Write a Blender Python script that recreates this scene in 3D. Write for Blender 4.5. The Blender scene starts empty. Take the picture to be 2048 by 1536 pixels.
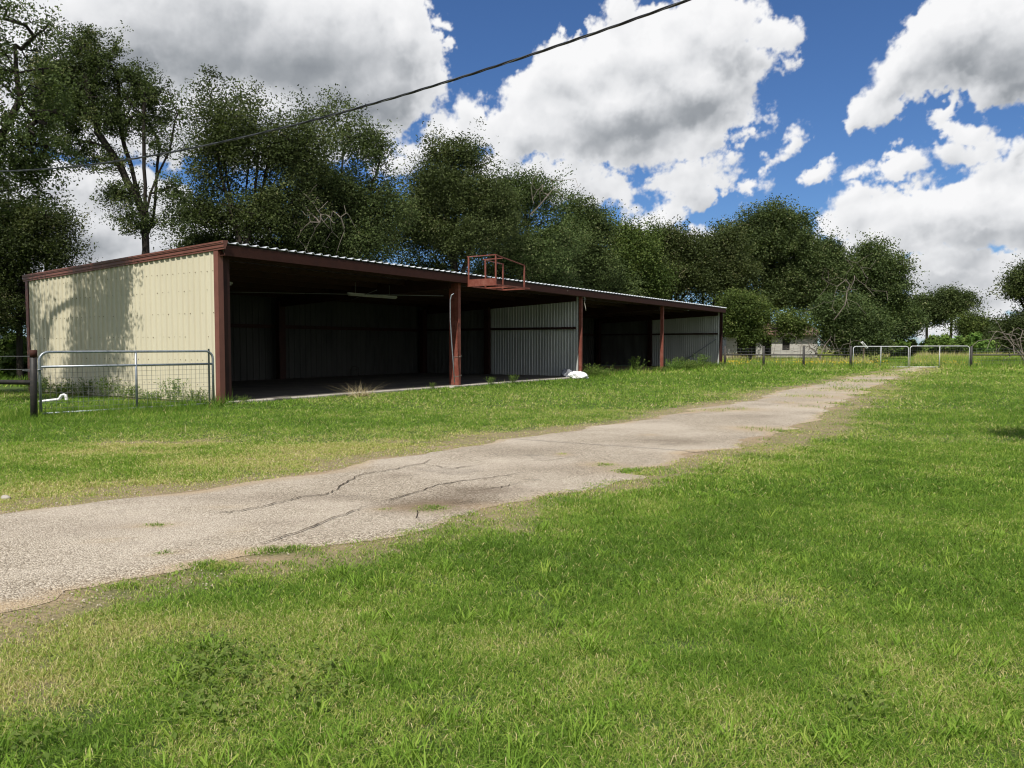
import bpy, math, random
import numpy as np
from mathutils import Vector, Matrix

rng = np.random.default_rng(7)
random.seed(7)
scene = bpy.context.scene
COL = scene.collection

# ------------------------------------------------------------------ camera
F = 1549.6; PITCH = math.atan(76.5 / F); CAMH = 1.4
cam_d = bpy.data.cameras.new('camera'); cam = bpy.data.objects.new('camera', cam_d); COL.objects.link(cam)
cam_d.sensor_width = 36.0; cam_d.lens = F / 2048 * 36.0
cam_d.clip_start = 0.05; cam_d.clip_end = 8000
cam.location = (0, 0, CAMH); cam.rotation_euler = (math.pi / 2 - PITCH, 0, 0)
scene.camera = cam

def ray(u, v):
    x = (u - 1024) / F; y = -(v - 768) / F
    c, s = math.cos(PITCH), math.sin(PITCH)
    return Vector((x, c + y * s, -s + y * c))
def at(u, v, depth):
    """photo measurement (2048 px wide) at a surveyed distance -> place in the world"""
    d = ray(u, v); k = depth / d.y
    return Vector((d.x * k, depth, CAMH + d.z * k))
def gnd(u, v):
    d = ray(u, v); k = -CAMH / d.z
    return Vector((d.x * k, d.y * k, 0))

# ------------------------------------------------------------------ sun and sky
SUN = Vector((-0.198, -0.538, 0.82)).normalized()
sd = bpy.data.lights.new('sun', 'SUN'); so = bpy.data.objects.new('sun', sd); COL.objects.link(so)
sd.energy = 5.0; sd.angle = math.radians(0.5); sd.color = (1.0, 0.955, 0.88)
so.rotation_euler = SUN.to_track_quat('Z', 'Y').to_euler(); so.location = (-10, -25, 40)

world = bpy.data.worlds.new('World'); scene.world = world; world.use_nodes = True
try:
    world.cycles.sampling_method = 'MANUAL'; world.cycles.sample_map_resolution = 512
except Exception: pass
scene.view_settings.view_transform = 'Standard'; scene.view_settings.look = 'None'
scene.view_settings.gamma = 1; scene.view_settings.use_curve_mapping = False
scene.view_settings.exposure = 0.18
scene.render.engine = 'CYCLES'
scene.cycles.max_bounces = 5; scene.cycles.diffuse_bounces = 3; scene.cycles.glossy_bounces = 2
scene.cycles.transmission_bounces = 3; scene.cycles.transparent_max_bounces = 6
scene.cycles.use_denoising = True
try: scene.cycles.denoiser = 'OPENIMAGEDENOISE'; scene.cycles.denoising_prefilter = 'ACCURATE'; scene.cycles.denoising_input_passes = 'RGB_ALBEDO_NORMAL'
except Exception: pass
scene.cycles.sample_clamp_indirect = 4
scene.cycles.filter_width = 1.15

SKY_TINT = (.45, .62, .86)
def sky_nodes():
    nt = world.node_tree; nt.nodes.clear(); N = nt.nodes.new; L = nt.links
    sky = N('ShaderNodeTexSky'); sky.sky_type = 'NISHITA'; sky.sun_disc = False
    sky.sun_elevation = math.asin(SUN.z); sky.sun_rotation = math.atan2(SUN.x, SUN.y)
    sky.air_density = 1.0; sky.dust_density = .2; sky.ozone_density = 3.5
    t = N('ShaderNodeVectorMath'); t.operation = 'MULTIPLY'; L.new(sky.outputs[0], t.inputs[0]); t.inputs[1].default_value = SKY_TINT
    # unseen broken cloud behind and beside the viewer, added for fill light
    tc = N('ShaderNodeTexCoord'); sp = N('ShaderNodeSeparateXYZ'); L.new(tc.outputs['Generated'], sp.inputs[0])
    ns = N('ShaderNodeTexNoise'); ns.inputs['Scale'].default_value = 3.2; ns.inputs['Detail'].default_value = 4; L.new(tc.outputs['Generated'], ns.inputs['Vector'])
    def rng_(v, lo, hi):
        m = N('ShaderNodeMapRange'); m.interpolation_type = 'SMOOTHSTEP'; m.inputs[1].default_value = lo; m.inputs[2].default_value = hi; L.new(v, m.inputs[0]); return m.outputs[0]
    m1 = N('ShaderNodeMath'); m1.operation = 'MULTIPLY'; L.new(rng_(ns.outputs['Fac'], .42, .52), m1.inputs[0])
    L.new(rng_(sp.outputs[1], .55, .15), m1.inputs[1])
    mx = N('ShaderNodeMix'); mx.data_type = 'RGBA'; L.new(m1.outputs[0], mx.inputs[0]); L.new(t.outputs[0], mx.inputs[6]); mx.inputs[7].default_value = (7.6, 7.7, 7.9, 1)
    bg = N('ShaderNodeBackground'); bg.inputs['Strength'].default_value = .1; L.new(mx.outputs[2], bg.inputs['Color'])
    out = N('ShaderNodeOutputWorld'); L.new(bg.outputs[0], out.inputs['Surface'])
sky_nodes()

# ------------------------------------------------------------------ helpers
def tag(o, label=None, cat=None, group=None, kind=None):
    if label: o['label'] = label
    if cat: o['category'] = cat
    if group: o['group'] = group
    if kind: o['kind'] = kind
    return o
def empty(name, loc=(0, 0, 0), rz=0, label=None, cat=None, group=None):
    o = bpy.data.objects.new(name, None); COL.objects.link(o); o.empty_display_size = .3
    o.location = loc; o.rotation_euler = (0, 0, rz)
    return tag(o, label, cat, group)
def np_mesh(name, verts, loops, totals, mat, parent=None, tint=None, smooth=False, loc=None, attr='tint'):
    verts = np.asarray(verts, np.float32).reshape(-1, 3); loops = np.asarray(loops, np.int32).ravel(); totals = np.asarray(totals, np.int32)
    me = bpy.data.meshes.new(name)
    me.vertices.add(len(verts)); me.vertices.foreach_set('co', verts.ravel())
    me.loops.add(len(loops)); me.loops.foreach_set('vertex_index', loops)
    me.polygons.add(len(totals)); st = np.zeros(len(totals), np.int32); st[1:] = np.cumsum(totals)[:-1]
    me.polygons.foreach_set('loop_start', st); me.polygons.foreach_set('loop_total', totals)
    if smooth: me.polygons.foreach_set('use_smooth', np.ones(len(totals), bool))
    me.update(calc_edges=True)
    if tint is not None:
        tint = np.asarray(tint, np.float32)
        dom = 'FACE' if len(tint) == len(totals) else 'POINT'
        a = me.attributes.new(attr, 'FLOAT', dom); a.data.foreach_set('value', tint)
    me.materials.append(mat)
    o = bpy.data.objects.new(name, me); COL.objects.link(o)
    if parent is not None: o.parent = parent
    if loc is not None: o.location = loc
    return o
class MB:
    def __init__(s): s.v = []; s.f = []
    def add(s, vs, fs):
        n = len(s.v); s.v += [tuple(q) for q in vs]; s.f += [tuple(i + n for i in q) for q in fs]; return s
    def box(s, x0, x1, y0, y1, z0, z1):
        vs = [(x, y, z) for z in (z0, z1) for y in (y0, y1) for x in (x0, x1)]
        return s.add(vs, [(0, 2, 3, 1), (4, 5, 7, 6), (0, 1, 5, 4), (2, 6, 7, 3), (0, 4, 6, 2), (1, 3, 7, 5)])
    def hexa(s, b, t):   # two 4-rings
        vs = list(b) + list(t)
        return s.add(vs, [(3, 2, 1, 0), (4, 5, 6, 7)] + [(i, (i + 1) % 4, 4 + (i + 1) % 4, 4 + i) for i in range(4)])
    def bar(s, a, b, w, h, up=(0, 0, 1)):
        a = Vector(a); b = Vector(b); d = (b - a).normalized(); u = Vector(up)
        if abs(d.dot(u)) > .99: u = Vector((0, 1, 0))
        r = d.cross(u).normalized() * w / 2; u = r.cross(d).normalized() * h / 2
        return s.hexa([a - r - u, a + r - u, a + r + u, a - r + u], [b - r - u, b + r - u, b + r + u, b - r + u])
    def tube(s, pts, rad, n=8, cap=True):
        pts = [Vector(p) for p in pts]; rads = rad if isinstance(rad, (list, tuple)) else [rad] * len(pts)
        base = len(s.v); pu = None
        for i, p in enumerate(pts):
            d = (pts[min(i + 1, len(pts) - 1)] - pts[max(i - 1, 0)])
            d = d.normalized() if d.length > 1e-9 else Vector((0, 0, 1))
            if pu is None:
                u = Vector((0, 0, 1)) if abs(d.z) < .9 else Vector((0, 1, 0))
            else: u = pu
            r = d.cross(u); r = r.normalized() if r.length > 1e-6 else Vector((1, 0, 0)); u = r.cross(d).normalized(); pu = u
            for k in range(n):
                a = 2 * math.pi * k / n; s.v.append(tuple(p + (r * math.cos(a) + u * math.sin(a)) * rads[i]))
        for i in range(len(pts) - 1):
            for k in range(n):
                a = base + i * n + k; b = base + i * n + (k + 1) % n
                s.f.append((a, b, b + n, a + n))
        if cap:
            s.f.append(tuple(base + k for k in reversed(range(n)))); e = base + (len(pts) - 1) * n; s.f.append(tuple(e + k for k in range(n)))
        return s
    def build(s, name, mat, parent=None, smooth=False, bevel=0):
        me = bpy.data.meshes.new(name); me.from_pydata(s.v, [], s.f); me.update()
        if smooth:
            me.polygons.foreach_set('use_smooth', [True] * len(me.polygons))
        me.materials.append(mat)
        o = bpy.data.objects.new(name, me); COL.objects.link(o)
        if parent is not None: o.parent = parent
        if bevel:
            m = o.modifiers.new('bevel', 'BEVEL'); m.width = bevel; m.segments = 2; m.limit_method = 'ANGLE'
        return o
def arc(c, r, a0, a1, n, ax, ay):
    c = Vector(c); ax = Vector(ax); ay = Vector(ay)
    return [c + ax * r * math.cos(a0 + (a1 - a0) * i / n) + ay * r * math.sin(a0 + (a1 - a0) * i / n) for i in range(n + 1)]
def copy_tree(o, parent=None):
    c = o.copy(); COL.objects.link(c)
    if parent is not None: c.parent = parent
    for ch in list(o.children): copy_tree(ch, c)
    return c
_lat = rng.random((256, 256)).astype(np.float32)
def vnoise(x, y, scale, seed=0):
    x = np.asarray(x) / scale + seed * 17.31; y = np.asarray(y) / scale + seed * 9.77
    xi = np.floor(x).astype(int); yi = np.floor(y).astype(int); fx = x - xi; fy = y - yi
    fx = fx * fx * (3 - 2 * fx); fy = fy * fy * (3 - 2 * fy)
    g = lambda a, b: _lat[a & 255, b & 255]
    return (g(xi, yi) * (1 - fx) + g(xi + 1, yi) * fx) * (1 - fy) + (g(xi, yi + 1) * (1 - fx) + g(xi + 1, yi + 1) * fx) * fy
def fbm(x, y, scale, seed=0, oct=3):
    s = 0; a = .5; t = 0
    for k in range(oct):
        s = s + a * vnoise(x, y, scale / 2 ** k, seed + k); t += a; a *= .5
    return s / t
def sstep(a, b, x):
    t = np.clip((x - a) / (b - a), 0, 1); return t * t * (3 - 2 * t)

# ------------------------------------------------------------------ materials
def new_mat(name):
    m = bpy.data.materials.new(name); m.use_nodes = True; nt = m.node_tree
    return m, nt, nt.nodes['Principled BSDF']
def nz(nt, scale, detail=4, rough=.55, vec=None, stretch=None):
    n = nt.nodes.new('ShaderNodeTexNoise'); n.inputs['Scale'].default_value = scale; n.inputs['Detail'].default_value = detail; n.inputs['Roughness'].default_value = rough
    tc = nt.nodes.new('ShaderNodeTexCoord')
    if stretch:
        mp = nt.nodes.new('ShaderNodeMapping'); mp.inputs['Scale'].default_value = stretch
        nt.links.new(tc.outputs['Object'], mp.inputs[0]); nt.links.new(mp.outputs[0], n.inputs['Vector'])
    else: nt.links.new(tc.outputs['Object'], n.inputs['Vector'])
    return n.outputs['Fac']
def ramp_(nt, fac, stops):
    r = nt.nodes.new('ShaderNodeValToRGB'); nt.links.new(fac, r.inputs[0]); e = r.color_ramp.elements
    e[0].position, e[0].color = stops[0][0], (*stops[0][1], 1); e[1].position, e[1].color = stops[-1][0], (*stops[-1][1], 1)
    for p, c in stops[1:-1]:
        q = e.new(p); q.color = (*c, 1)
    return r.outputs[0]
def mixc(nt, fac, a, b, mode='MIX'):
    m = nt.nodes.new('ShaderNodeMix'); m.data_type = 'RGBA'; m.blend_type = mode
    for s, v in ((m.inputs[0], fac), (m.inputs[6], a), (m.inputs[7], b)):
        if isinstance(v, (int, float)): s.default_value = v
        elif isinstance(v, tuple): s.default_value = (*v, 1)
        else: nt.links.new(v, s)
    return m.outputs[2]
def bump(nt, b, h, dist, strength=1):
    n = nt.nodes.new('ShaderNodeBump'); n.inputs['Distance'].default_value = dist; n.inputs['Strength'].default_value = strength
    nt.links.new(h, n.inputs['Height']); nt.links.new(n.outputs[0], b.inputs['Normal'])
def worn(name, c, c2, scale=3, lo=.45, hi=.7, rough=.6, metal=0, bmp=.0, spec=.4, stretch=None, grime=None):
    m, nt, b = new_mat(name)
    col = ramp_(nt, nz(nt, scale, 6, .62, stretch=stretch), [(lo, c), (hi, c2)])
    if grime: col = mixc(nt, ramp_(nt, nz(nt, scale * 7, 5, .7, stretch=stretch), [(.55, (0, 0, 0)), (.75, (1, 1, 1))]), col, grime)
    nt.links.new(col, b.inputs['Base Color'])
    b.inputs['Roughness'].default_value = rough; b.inputs['Metallic'].default_value = metal; b.inputs['Specular IOR Level'].default_value = spec
    if bmp: bump(nt, b, nz(nt, scale * 12, 4), bmp)
    return m
M = {}
M['cream'] = worn('cream_painted_steel', (.585, .54, .40), (.53, .485, .355), .8, .35, .75, .42, stretch=(1, 1, .18), spec=.3)
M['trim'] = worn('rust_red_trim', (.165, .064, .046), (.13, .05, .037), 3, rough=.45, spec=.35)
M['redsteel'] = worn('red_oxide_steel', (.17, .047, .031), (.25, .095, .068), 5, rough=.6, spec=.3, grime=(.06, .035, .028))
M['screw'] = worn('rusty_screw_heads', (.16, .12, .08), (.25, .22, .16), 30, rough=.7)
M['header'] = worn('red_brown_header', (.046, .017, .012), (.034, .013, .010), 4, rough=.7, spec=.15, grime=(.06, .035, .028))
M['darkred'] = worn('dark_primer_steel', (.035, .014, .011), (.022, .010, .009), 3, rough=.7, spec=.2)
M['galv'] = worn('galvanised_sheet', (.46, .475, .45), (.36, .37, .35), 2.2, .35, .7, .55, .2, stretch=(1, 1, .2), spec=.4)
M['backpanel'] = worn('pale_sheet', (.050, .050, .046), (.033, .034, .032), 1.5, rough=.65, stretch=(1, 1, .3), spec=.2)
M['darksheet'] = worn('dark_sheet', (.115, .118, .112), (.065, .06, .055), 1.6, .35, .7, .75, .1, stretch=(1, 1, .25), spec=.15)
M['roofm'] = worn('galvalume_roof', (.62, .64, .66), (.50, .52, .54), 2, rough=.38, metal=.35, spec=.5)
M['pipe'] = worn('galvanised_pipe', (.30, .33, .36), (.20, .22, .24), 14, rough=.42, metal=.5, spec=.5)
M['wire'] = worn('galvanised_wire', (.16, .17, .17), (.10, .10, .10), 20, rough=.55, metal=.4)
M['whitepipe'] = worn('white_gate_paint', (.66, .68, .68), (.52, .53, .52), 9, rough=.4, spec=.4)
M['black'] = worn('black_post_paint', (.022, .02, .018), (.05, .04, .033), 12, .5, .75, .55, spec=.3)
M['tpost'] = worn('green_steel_post', (.03, .045, .035), (.05, .05, .045), 16, rough=.6)
M['fencepost'] = worn('dark_field_post', (.032, .030, .026), (.06, .056, .05), 9, rough=.7)
M['white'] = worn('white_plastic', (.74, .74, .73), (.60, .60, .58), 5, rough=.5)
M['bagw'] = worn('white_sack', (.80, .81, .80), (.70, .71, .70), 6, rough=.6, bmp=.02)
M['bagg'] = worn('grey_sack', (.20, .21, .23), (.15, .16, .17), 6, rough=.5, bmp=.02)
M['tube_light'] = worn('lamp_fixture_white', (.34, .34, .31), (.26, .26, .24), 4, rough=.45)
M['cable'] = worn('black_cable', (.014, .014, .015), (.03, .03, .032), 5, rough=.35, spec=.5)
M['cable_grey'] = worn('grey_cable', (.10, .105, .11), (.07, .07, .075), 5, rough=.4, metal=.4)
M['rope'] = worn('old_rope', (.36, .34, .29), (.28, .26, .22), 30, rough=.9)
M['bark'] = worn('oak_bark', (.030, .025, .020), (.062, .053, .044), 6, .35, .7, .95, bmp=.05, spec=.1, stretch=(1, 1, .25))
M['dead'] = worn('dead_grey_wood', (.19, .165, .135), (.12, .10, .085), 5, rough=.95, spec=.1, stretch=(1, 1, .3))
M['wood'] = worn('pole_wood', (.16, .12, .085), (.11, .08, .06), 5, rough=.9, stretch=(1, 1, .1))
M['oldwhite'] = worn('weathered_white_boards', (.44, .425, .385), (.28, .26, .225), 3, rough=.8, stretch=(.4, .4, 3), grime=(.25, .2, .16))
M['rusttin'] = worn('rusty_tin', (.13, .07, .05), (.20, .165, .135), 1.8, rough=.8)
M['darkvoid'] = worn('dark_interior', (.02, .018, .016), (.03, .027, .024), 4, rough=.9)

def concrete():
    m, nt, b = new_mat('old_concrete')
    c = ramp_(nt, nz(nt, 1.3, 7, .65), [(.3, (.23, .21, .18)), (.5, (.34, .31, .265)), (.72, (.42, .385, .33))])
    c = mixc(nt, ramp_(nt, nz(nt, .9, 5, .6), [(.56, (0, 0, 0)), (.66, (1, 1, 1))]), c, (.10, .09, .08))
    nt.links.new(c, b.inputs['Base Color']); b.inputs['Roughness'].default_value = .9; b.inputs['Specular IOR Level'].default_value = .2
    bump(nt, b, nz(nt, 40, 4), .006); return m
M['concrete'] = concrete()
M['shadefloor'] = worn('shade_dark_concrete', (.10, .088, .075), (.05, .045, .04), 1.1, .35, .7, .85, spec=.15, grime=(.025, .022, .02))  # concrete under the roof, its colour darkened to stand for shade
def gravel():
    m, nt, b = new_mat('chip_seal_gravel')
    tc = nt.nodes.new('ShaderNodeTexCoord')
    v = nt.nodes.new('ShaderNodeTexVoronoi'); v.inputs['Scale'].default_value = 92; nt.links.new(tc.outputs['Object'], v.inputs['Vector'])
    sep = nt.nodes.new('ShaderNodeSeparateColor'); nt.links.new(v.outputs['Color'], sep.inputs[0])
    stone = ramp_(nt, sep.outputs[0], [(0, (.21, .175, .13)), (.35, (.365, .315, .242)), (.7, (.49, .43, .34)), (1, (.65, .58, .475))])
    gap = ramp_(nt, v.outputs['Distance'], [(.38, (1, 1, 1)), (.80, (.42, .38, .34))])
    c = mixc(nt, 1, stone, gap, 'MULTIPLY')
    # broad wear: darker binder, paler dusty wheel tracks and tan soil
    big = nz(nt, .42, 6, .6)
    c = mixc(nt, ramp_(nt, big, [(.46, (0, 0, 0)), (.60, (.75, .75, .75))]), c, mixc(nt, .6, c, (.52, .455, .37)))
    dk = ramp_(nt, nz(nt, .8, 6, .7), [(.56, (0, 0, 0)), (.74, (.8, .8, .8))])
    c = mixc(nt, dk, c, mixc(nt, .62, c, (.085, .075, .065)))
    at_ = nt.nodes.new('ShaderNodeAttribute'); at_.attribute_name = 'tint'
    a2 = nt.nodes.new('ShaderNodeAttribute'); a2.attribute_name = 'stain'
    c = mixc(nt, a2.outputs['Fac'], c, mixc(nt, 1, c, (.34, .29, .25), 'MULTIPLY'))
    c = mixc(nt, at_.outputs['Fac'], c, mixc(nt, nz(nt, 70, 6, .8), (.27, .19, .11), (.50, .39, .25)))
    nt.links.new(c, b.inputs['Base Color']); b.inputs['Roughness'].default_value = .92; b.inputs['Specular IOR Level'].default_value = .2
    h = nt.nodes.new('ShaderNodeMath'); h.operation = 'MULTIPLY'; h.inputs[1].default_value = -1; nt.links.new(v.outputs['Distance'], h.inputs[0])
    bump(nt, b, h.outputs[0], .009, .9); return m
M['gravel'] = gravel()
M['crack'] = worn('crack_dark', (.065, .053, .04), (.12, .098, .07), 9, rough=1, spec=.05)
def chips():
    m, nt, b = new_mat('stone_chips'); at_ = nt.nodes.new('ShaderNodeAttribute'); at_.attribute_name = 'tint'
    nt.links.new(ramp_(nt, at_.outputs['Fac'], [(0, (.16, .125, .09)), (.5, (.29, .235, .175)), (1, (.42, .36, .29))]), b.inputs['Base Color']); b.inputs['Roughness'].default_value = .95; return m
M['chips'] = chips()
def soil():
    m, nt, b = new_mat('soil_and_thatch')
    fine = ramp_(nt, nz(nt, 70, 8, .85), [(.28, (.10, .075, .045)), (.5, (.30, .225, .14)), (.72, (.50, .40, .27))])
    green = ramp_(nt, nz(nt, 26, 7, .8), [(.25, (.022, .036, .010)), (.5, (.060, .096, .024)), (.75, (.15, .165, .055))])
    at_ = nt.nodes.new('ShaderNodeAttribute'); at_.attribute_name = 'tint'
    mx = nt.nodes.new('ShaderNodeMath'); mx.operation = 'MULTIPLY_ADD'; nt.links.new(nz(nt, 5, 6, .7), mx.inputs[0]); mx.inputs[1].default_value = .5
    sub = nt.nodes.new('ShaderNodeMath'); sub.operation = 'SUBTRACT'; nt.links.new(at_.outputs['Fac'], sub.inputs[0]); sub.inputs[1].default_value = .25
    nt.links.new(sub.outputs[0], mx.inputs[2]); mx.use_clamp = True
    c = mixc(nt, mx.outputs[0], green, fine)
    nt.links.new(c, b.inputs['Base Color']); b.inputs['Roughness'].default_value = 1; b.inputs['Specular IOR Level'].default_value = .1
    bump(nt, b, nz(nt, 30, 5), .03); return m
M['soil'] = soil()
def leafy(name, stops, rough=.7, trans=.25, objvar=.18, spec=.14):
    m, nt, b = new_mat(name)
    at_ = nt.nodes.new('ShaderNodeAttribute'); at_.attribute_name = 'tint'
    c = ramp_(nt, at_.outputs['Fac'], stops)
    oi = nt.nodes.new('ShaderNodeObjectInfo')
    hs = nt.nodes.new('ShaderNodeHueSaturation'); nt.links.new(c, hs.inputs['Color'])
    for nm, lo, hi in (('Value', 1 - objvar, 1 + objvar), ('Hue', .5 - objvar * .06, .5 + objvar * .06)):
        mr = nt.nodes.new('ShaderNodeMapRange'); nt.links.new(oi.outputs['Random'], mr.inputs[0]); mr.inputs[3].default_value = lo; mr.inputs[4].default_value = hi
        nt.links.new(mr.outputs[0], hs.inputs[nm])
    c = hs.outputs[0]
    nt.links.new(c, b.inputs['Base Color']); b.inputs['Roughness'].default_value = rough; b.inputs['Specular IOR Level'].default_value = spec
    tr = nt.nodes.new('ShaderNodeBsdfTranslucent'); nt.links.new(mixc(nt, 1, c, (1.15, 1.25, .6), 'MULTIPLY'), tr.inputs[0])
    ms = nt.nodes.new('ShaderNodeMixShader'); ms.inputs[0].default_value = trans
    nt.links.new(b.outputs[0], ms.inputs[1]); nt.links.new(tr.outputs[0], ms.inputs[2])
    nt.links.new(ms.outputs[0], nt.nodes['Material Output'].inputs['Surface']); return m
M['oakleaf'] = leafy('oak_leaves', [(0, (.030, .042, .015)), (.5, (.070, .097, .031)), (.85, (.120, .145, .050)), (1, (.19, .18, .095))])
M['greenleaf'] = leafy('fresh_leaves', [(0, (.036, .058, .015)), (.5, (.085, .125, .030)), (.85, (.14, .175, .045)), (1, (.20, .21, .08))])
M['weedleaf'] = leafy('weed_leaves', [(0, (.05, .09, .018)), (.5, (.115, .19, .035)), (.85, (.19, .25, .065)), (1, (.30, .28, .12))])
M['grass'] = leafy('grass_blades', [(0, (.090, .165, .022)), (.28, (.165, .285, .034)), (.55, (.275, .365, .062)), (.72, (.38, .38, .12)), (.88, (.50, .43, .20)), (1, (.62, .53, .31))], rough=.65, trans=.3, objvar=0, spec=.12)
M['straw'] = leafy('dry_straw', [(0, (.20, .16, .085)), (.5, (.36, .30, .17)), (1, (.52, .44, .28))], rough=.8, trans=.15, objvar=0)
M['petal'] = worn('yellow_petals', (.62, .42, .02), (.55, .36, .03), 9, rough=.7)

# ------------------------------------------------------------------ clouds: a far dome of sky in the north
# lobes: px centre, px radii, tilt in degrees (right end down), weight
CLOUDS = [
 (330,60,330,150,0,1),(600,90,270,160,0,1),(740,170,130,110,0,1),(130,110,220,120,0,1),(480,210,280,120,0,.95),(800,60,75,90,0,1),(845,150,55,80,0,.8),(250,260,280,70,0,.6),
 (640,270,200,50,0,.85),(200,440,240,110,0,.9),(40,470,150,160,0,.8),(400,470,140,60,0,.8),(888,40,28,24,20,.6),(890,95,24,24,0,.5),
 (938,225,30,40,10,1),(905,265,60,34,0,1),(850,295,66,34,0,.95),(965,275,40,34,0,.9),(800,330,50,25,0,.7),(985,240,20,22,0,.6),
 (1052,235,72,62,0,1),(1085,180,62,55,0,1),(1150,150,90,75,0,1),(1215,120,80,75,0,1),(1310,110,120,95,0,1),(1420,60,110,80,0,1),(1260,215,220,95,0,1),
 (1025,275,55,55,0,1),(1390,170,120,95,0,1),(1180,275,180,52,0,1),(1300,290,150,42,0,1),(1440,235,80,40,-8,.85),(1530,70,75,45,25,.8),(1590,62,50,26,20,.45),(1490,120,60,60,0,.85),(1570,120,35,22,0,.4),(1500,270,50,18,-10,.45),
 (1243,22,30,42,0,.95),(1225,55,26,22,0,.6),
 (1110,350,120,38,0,1),(1185,385,70,34,0,.95),(1243,402,30,24,0,.9),(1010,350,70,50,0,.9),
 (1395,355,72,44,0,1),(1380,395,50,26,0,.85),(1305,370,60,18,0,.8),(1330,440,42,34,0,1),(1280,460,50,28,0,.9),(1395,466,38,20,0,.9),
 (1585,282,44,16,-46,.75),(1545,325,50,18,-44,.8),(1505,372,36,15,-44,.7),(1520,268,40,16,15,.35),
 (1920,80,130,95,0,1),(1820,140,75,60,-35,1),(1765,200,60,46,-40,1),(1720,235,38,30,-30,.85),(2030,90,130,120,0,1),(2005,165,60,55,0,.95),(2080,230,30,40,0,.9),
 (1925,158,42,30,0,.9),(1895,222,46,20,-35,.7),
 (1640,348,40,20,0,.75),(1800,326,72,28,-6,.9),(1725,344,50,18,-10,.7),(1940,265,44,30,0,.85),(1962,300,46,28,0,.9),(1880,310,46,24,0,.7),(2048,322,46,44,0,1),(1985,345,80,28,0,.85),
 (1712,415,44,44,0,1),(1672,452,50,28,0,1),(1790,412,54,46,0,1),(1860,405,58,52,0,1),(1950,430,120,80,0,1),(1830,470,160,52,0,1),
 (2060,410,110,80,0,1),(1900,540,220,55,0,.9),(1960,600,200,40,0,.75),(1760,540,160,44,0,.8),(1560,500,120,36,0,.5),(1960,650,260,22,0,.6),(-120,250,160,220,0,.9),
]
# thick grey undersides of the same clouds
GREYS = [(560,110,330,120,0,.95),(740,190,170,110,0,.95),(420,60,260,110,0,.9),(250,130,200,80,0,.6),(620,260,200,60,0,.8),(1200,305,240,46,0,.95),(1400,225,140,70,-10,.9),(1290,255,200,60,0,.9),(1480,130,80,60,0,.5),(1330,374,100,36,0,.9),(1420,335,60,46,0,.6),(1150,372,120,42,0,.7),
 (1975,110,180,80,0,.9),(1810,190,100,60,-35,.8),(2040,200,90,80,0,.8),(2035,325,90,54,0,1),(1950,510,190,50,0,.9),(1850,455,100,34,0,.7),(1900,580,300,60,0,1),(180,400,260,80,0,.8),(100,470,180,80,0,.7),(975,305,70,30,0,.7),(1960,430,60,30,0,.5)]
def perlin(x, y, seed):
    r = np.random.default_rng(seed); G_ = r.uniform(0, 2 * np.pi, (512, 512)); gx, gy = np.cos(G_).astype(np.float32), np.sin(G_).astype(np.float32)
    xi = np.floor(x).astype(int); yi = np.floor(y).astype(int); fx = x - xi; fy = y - yi
    u = fx ** 3 * (fx * (fx * 6 - 15) + 10); v = fy ** 3 * (fy * (fy * 6 - 15) + 10)
    def d(i, j): a, b = (xi + i) & 511, (yi + j) & 511; return gx[a, b] * (fx - i) + gy[a, b] * (fy - j)
    return ((d(0, 0) * (1 - u) + d(1, 0) * u) * (1 - v) + (d(0, 1) * (1 - u) + d(1, 1) * u) * v) * 1.4
def pfbm(x, y, freq, seed, octv, gain=.5):
    s = 0; a = 1; t = 0
    for k in range(octv): s = s + a * perlin(x * freq + 13.7 * k, y * freq + 5.1 * k, seed + k); t += a; a *= gain; freq *= 2.03
    return s / t
def worley(x, y, seed):
    r = np.random.default_rng(seed); jx = r.random((512, 512)).astype(np.float32); jy = r.random((512, 512)).astype(np.float32)
    xi = np.floor(x).astype(int); yi = np.floor(y).astype(int); best = np.full(x.shape, 9., np.float32)
    for i in (-1, 0, 1):
        for j in (-1, 0, 1):
            a, b = (xi + i) & 511, (yi + j) & 511
            best = np.minimum(best, (xi + i + jx[a, b] - x) ** 2 + (yi + j + jy[a, b] - y) ** 2)
    return np.sqrt(best)
def puffs(x, y, freq, seed, octv, gain=.5):
    """rounded heads: 1 in the middle of a puff, 0 in the creases"""
    s = 0; a = 1; t = 0
    for k in range(octv): s = s + a * (1 - np.clip(worley(x * freq, y * freq, seed + k), 0, 1) ** 2); t += a; a *= gain; freq *= 2.1
    return s / t
def lobes(lst, A, E, soft):
    D_ = np.full(A.shape, -9., np.float32)
    for (u, v, ru, rv, tilt, w) in lst:
        if w <= 0: continue
        d0 = ray(u, v).normalized(); d1 = ray(u + 10, v).normalized(); d2 = ray(u, v - 10).normalized()
        a0, e0 = math.atan2(d0.x, d0.y), math.asin(d0.z); ku = (math.atan2(d1.x, d1.y) - a0) / 10; kv = (math.asin(d2.z) - e0) / 10
        x = (A - a0) / ku; y = (E - e0) / kv; t = math.radians(tilt)
        X = (math.cos(t) * x - math.sin(t) * y) / (ru * 1.0); Y = (math.sin(t) * x + math.cos(t) * y) / (rv * 1.0)
        W = min(min(ru, rv) / soft, 1.7)
        val = W * (1 - np.sqrt(X * X + Y * Y)) - (1 - w) * .35
        k = .12; h = np.clip(.5 + .5 * (val - D_) / k, 0, 1); D_ = np.where(D_ < -5, val, D_ * (1 - h) + val * h + k * h * (1 - h) * .5)
    return D_
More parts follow.
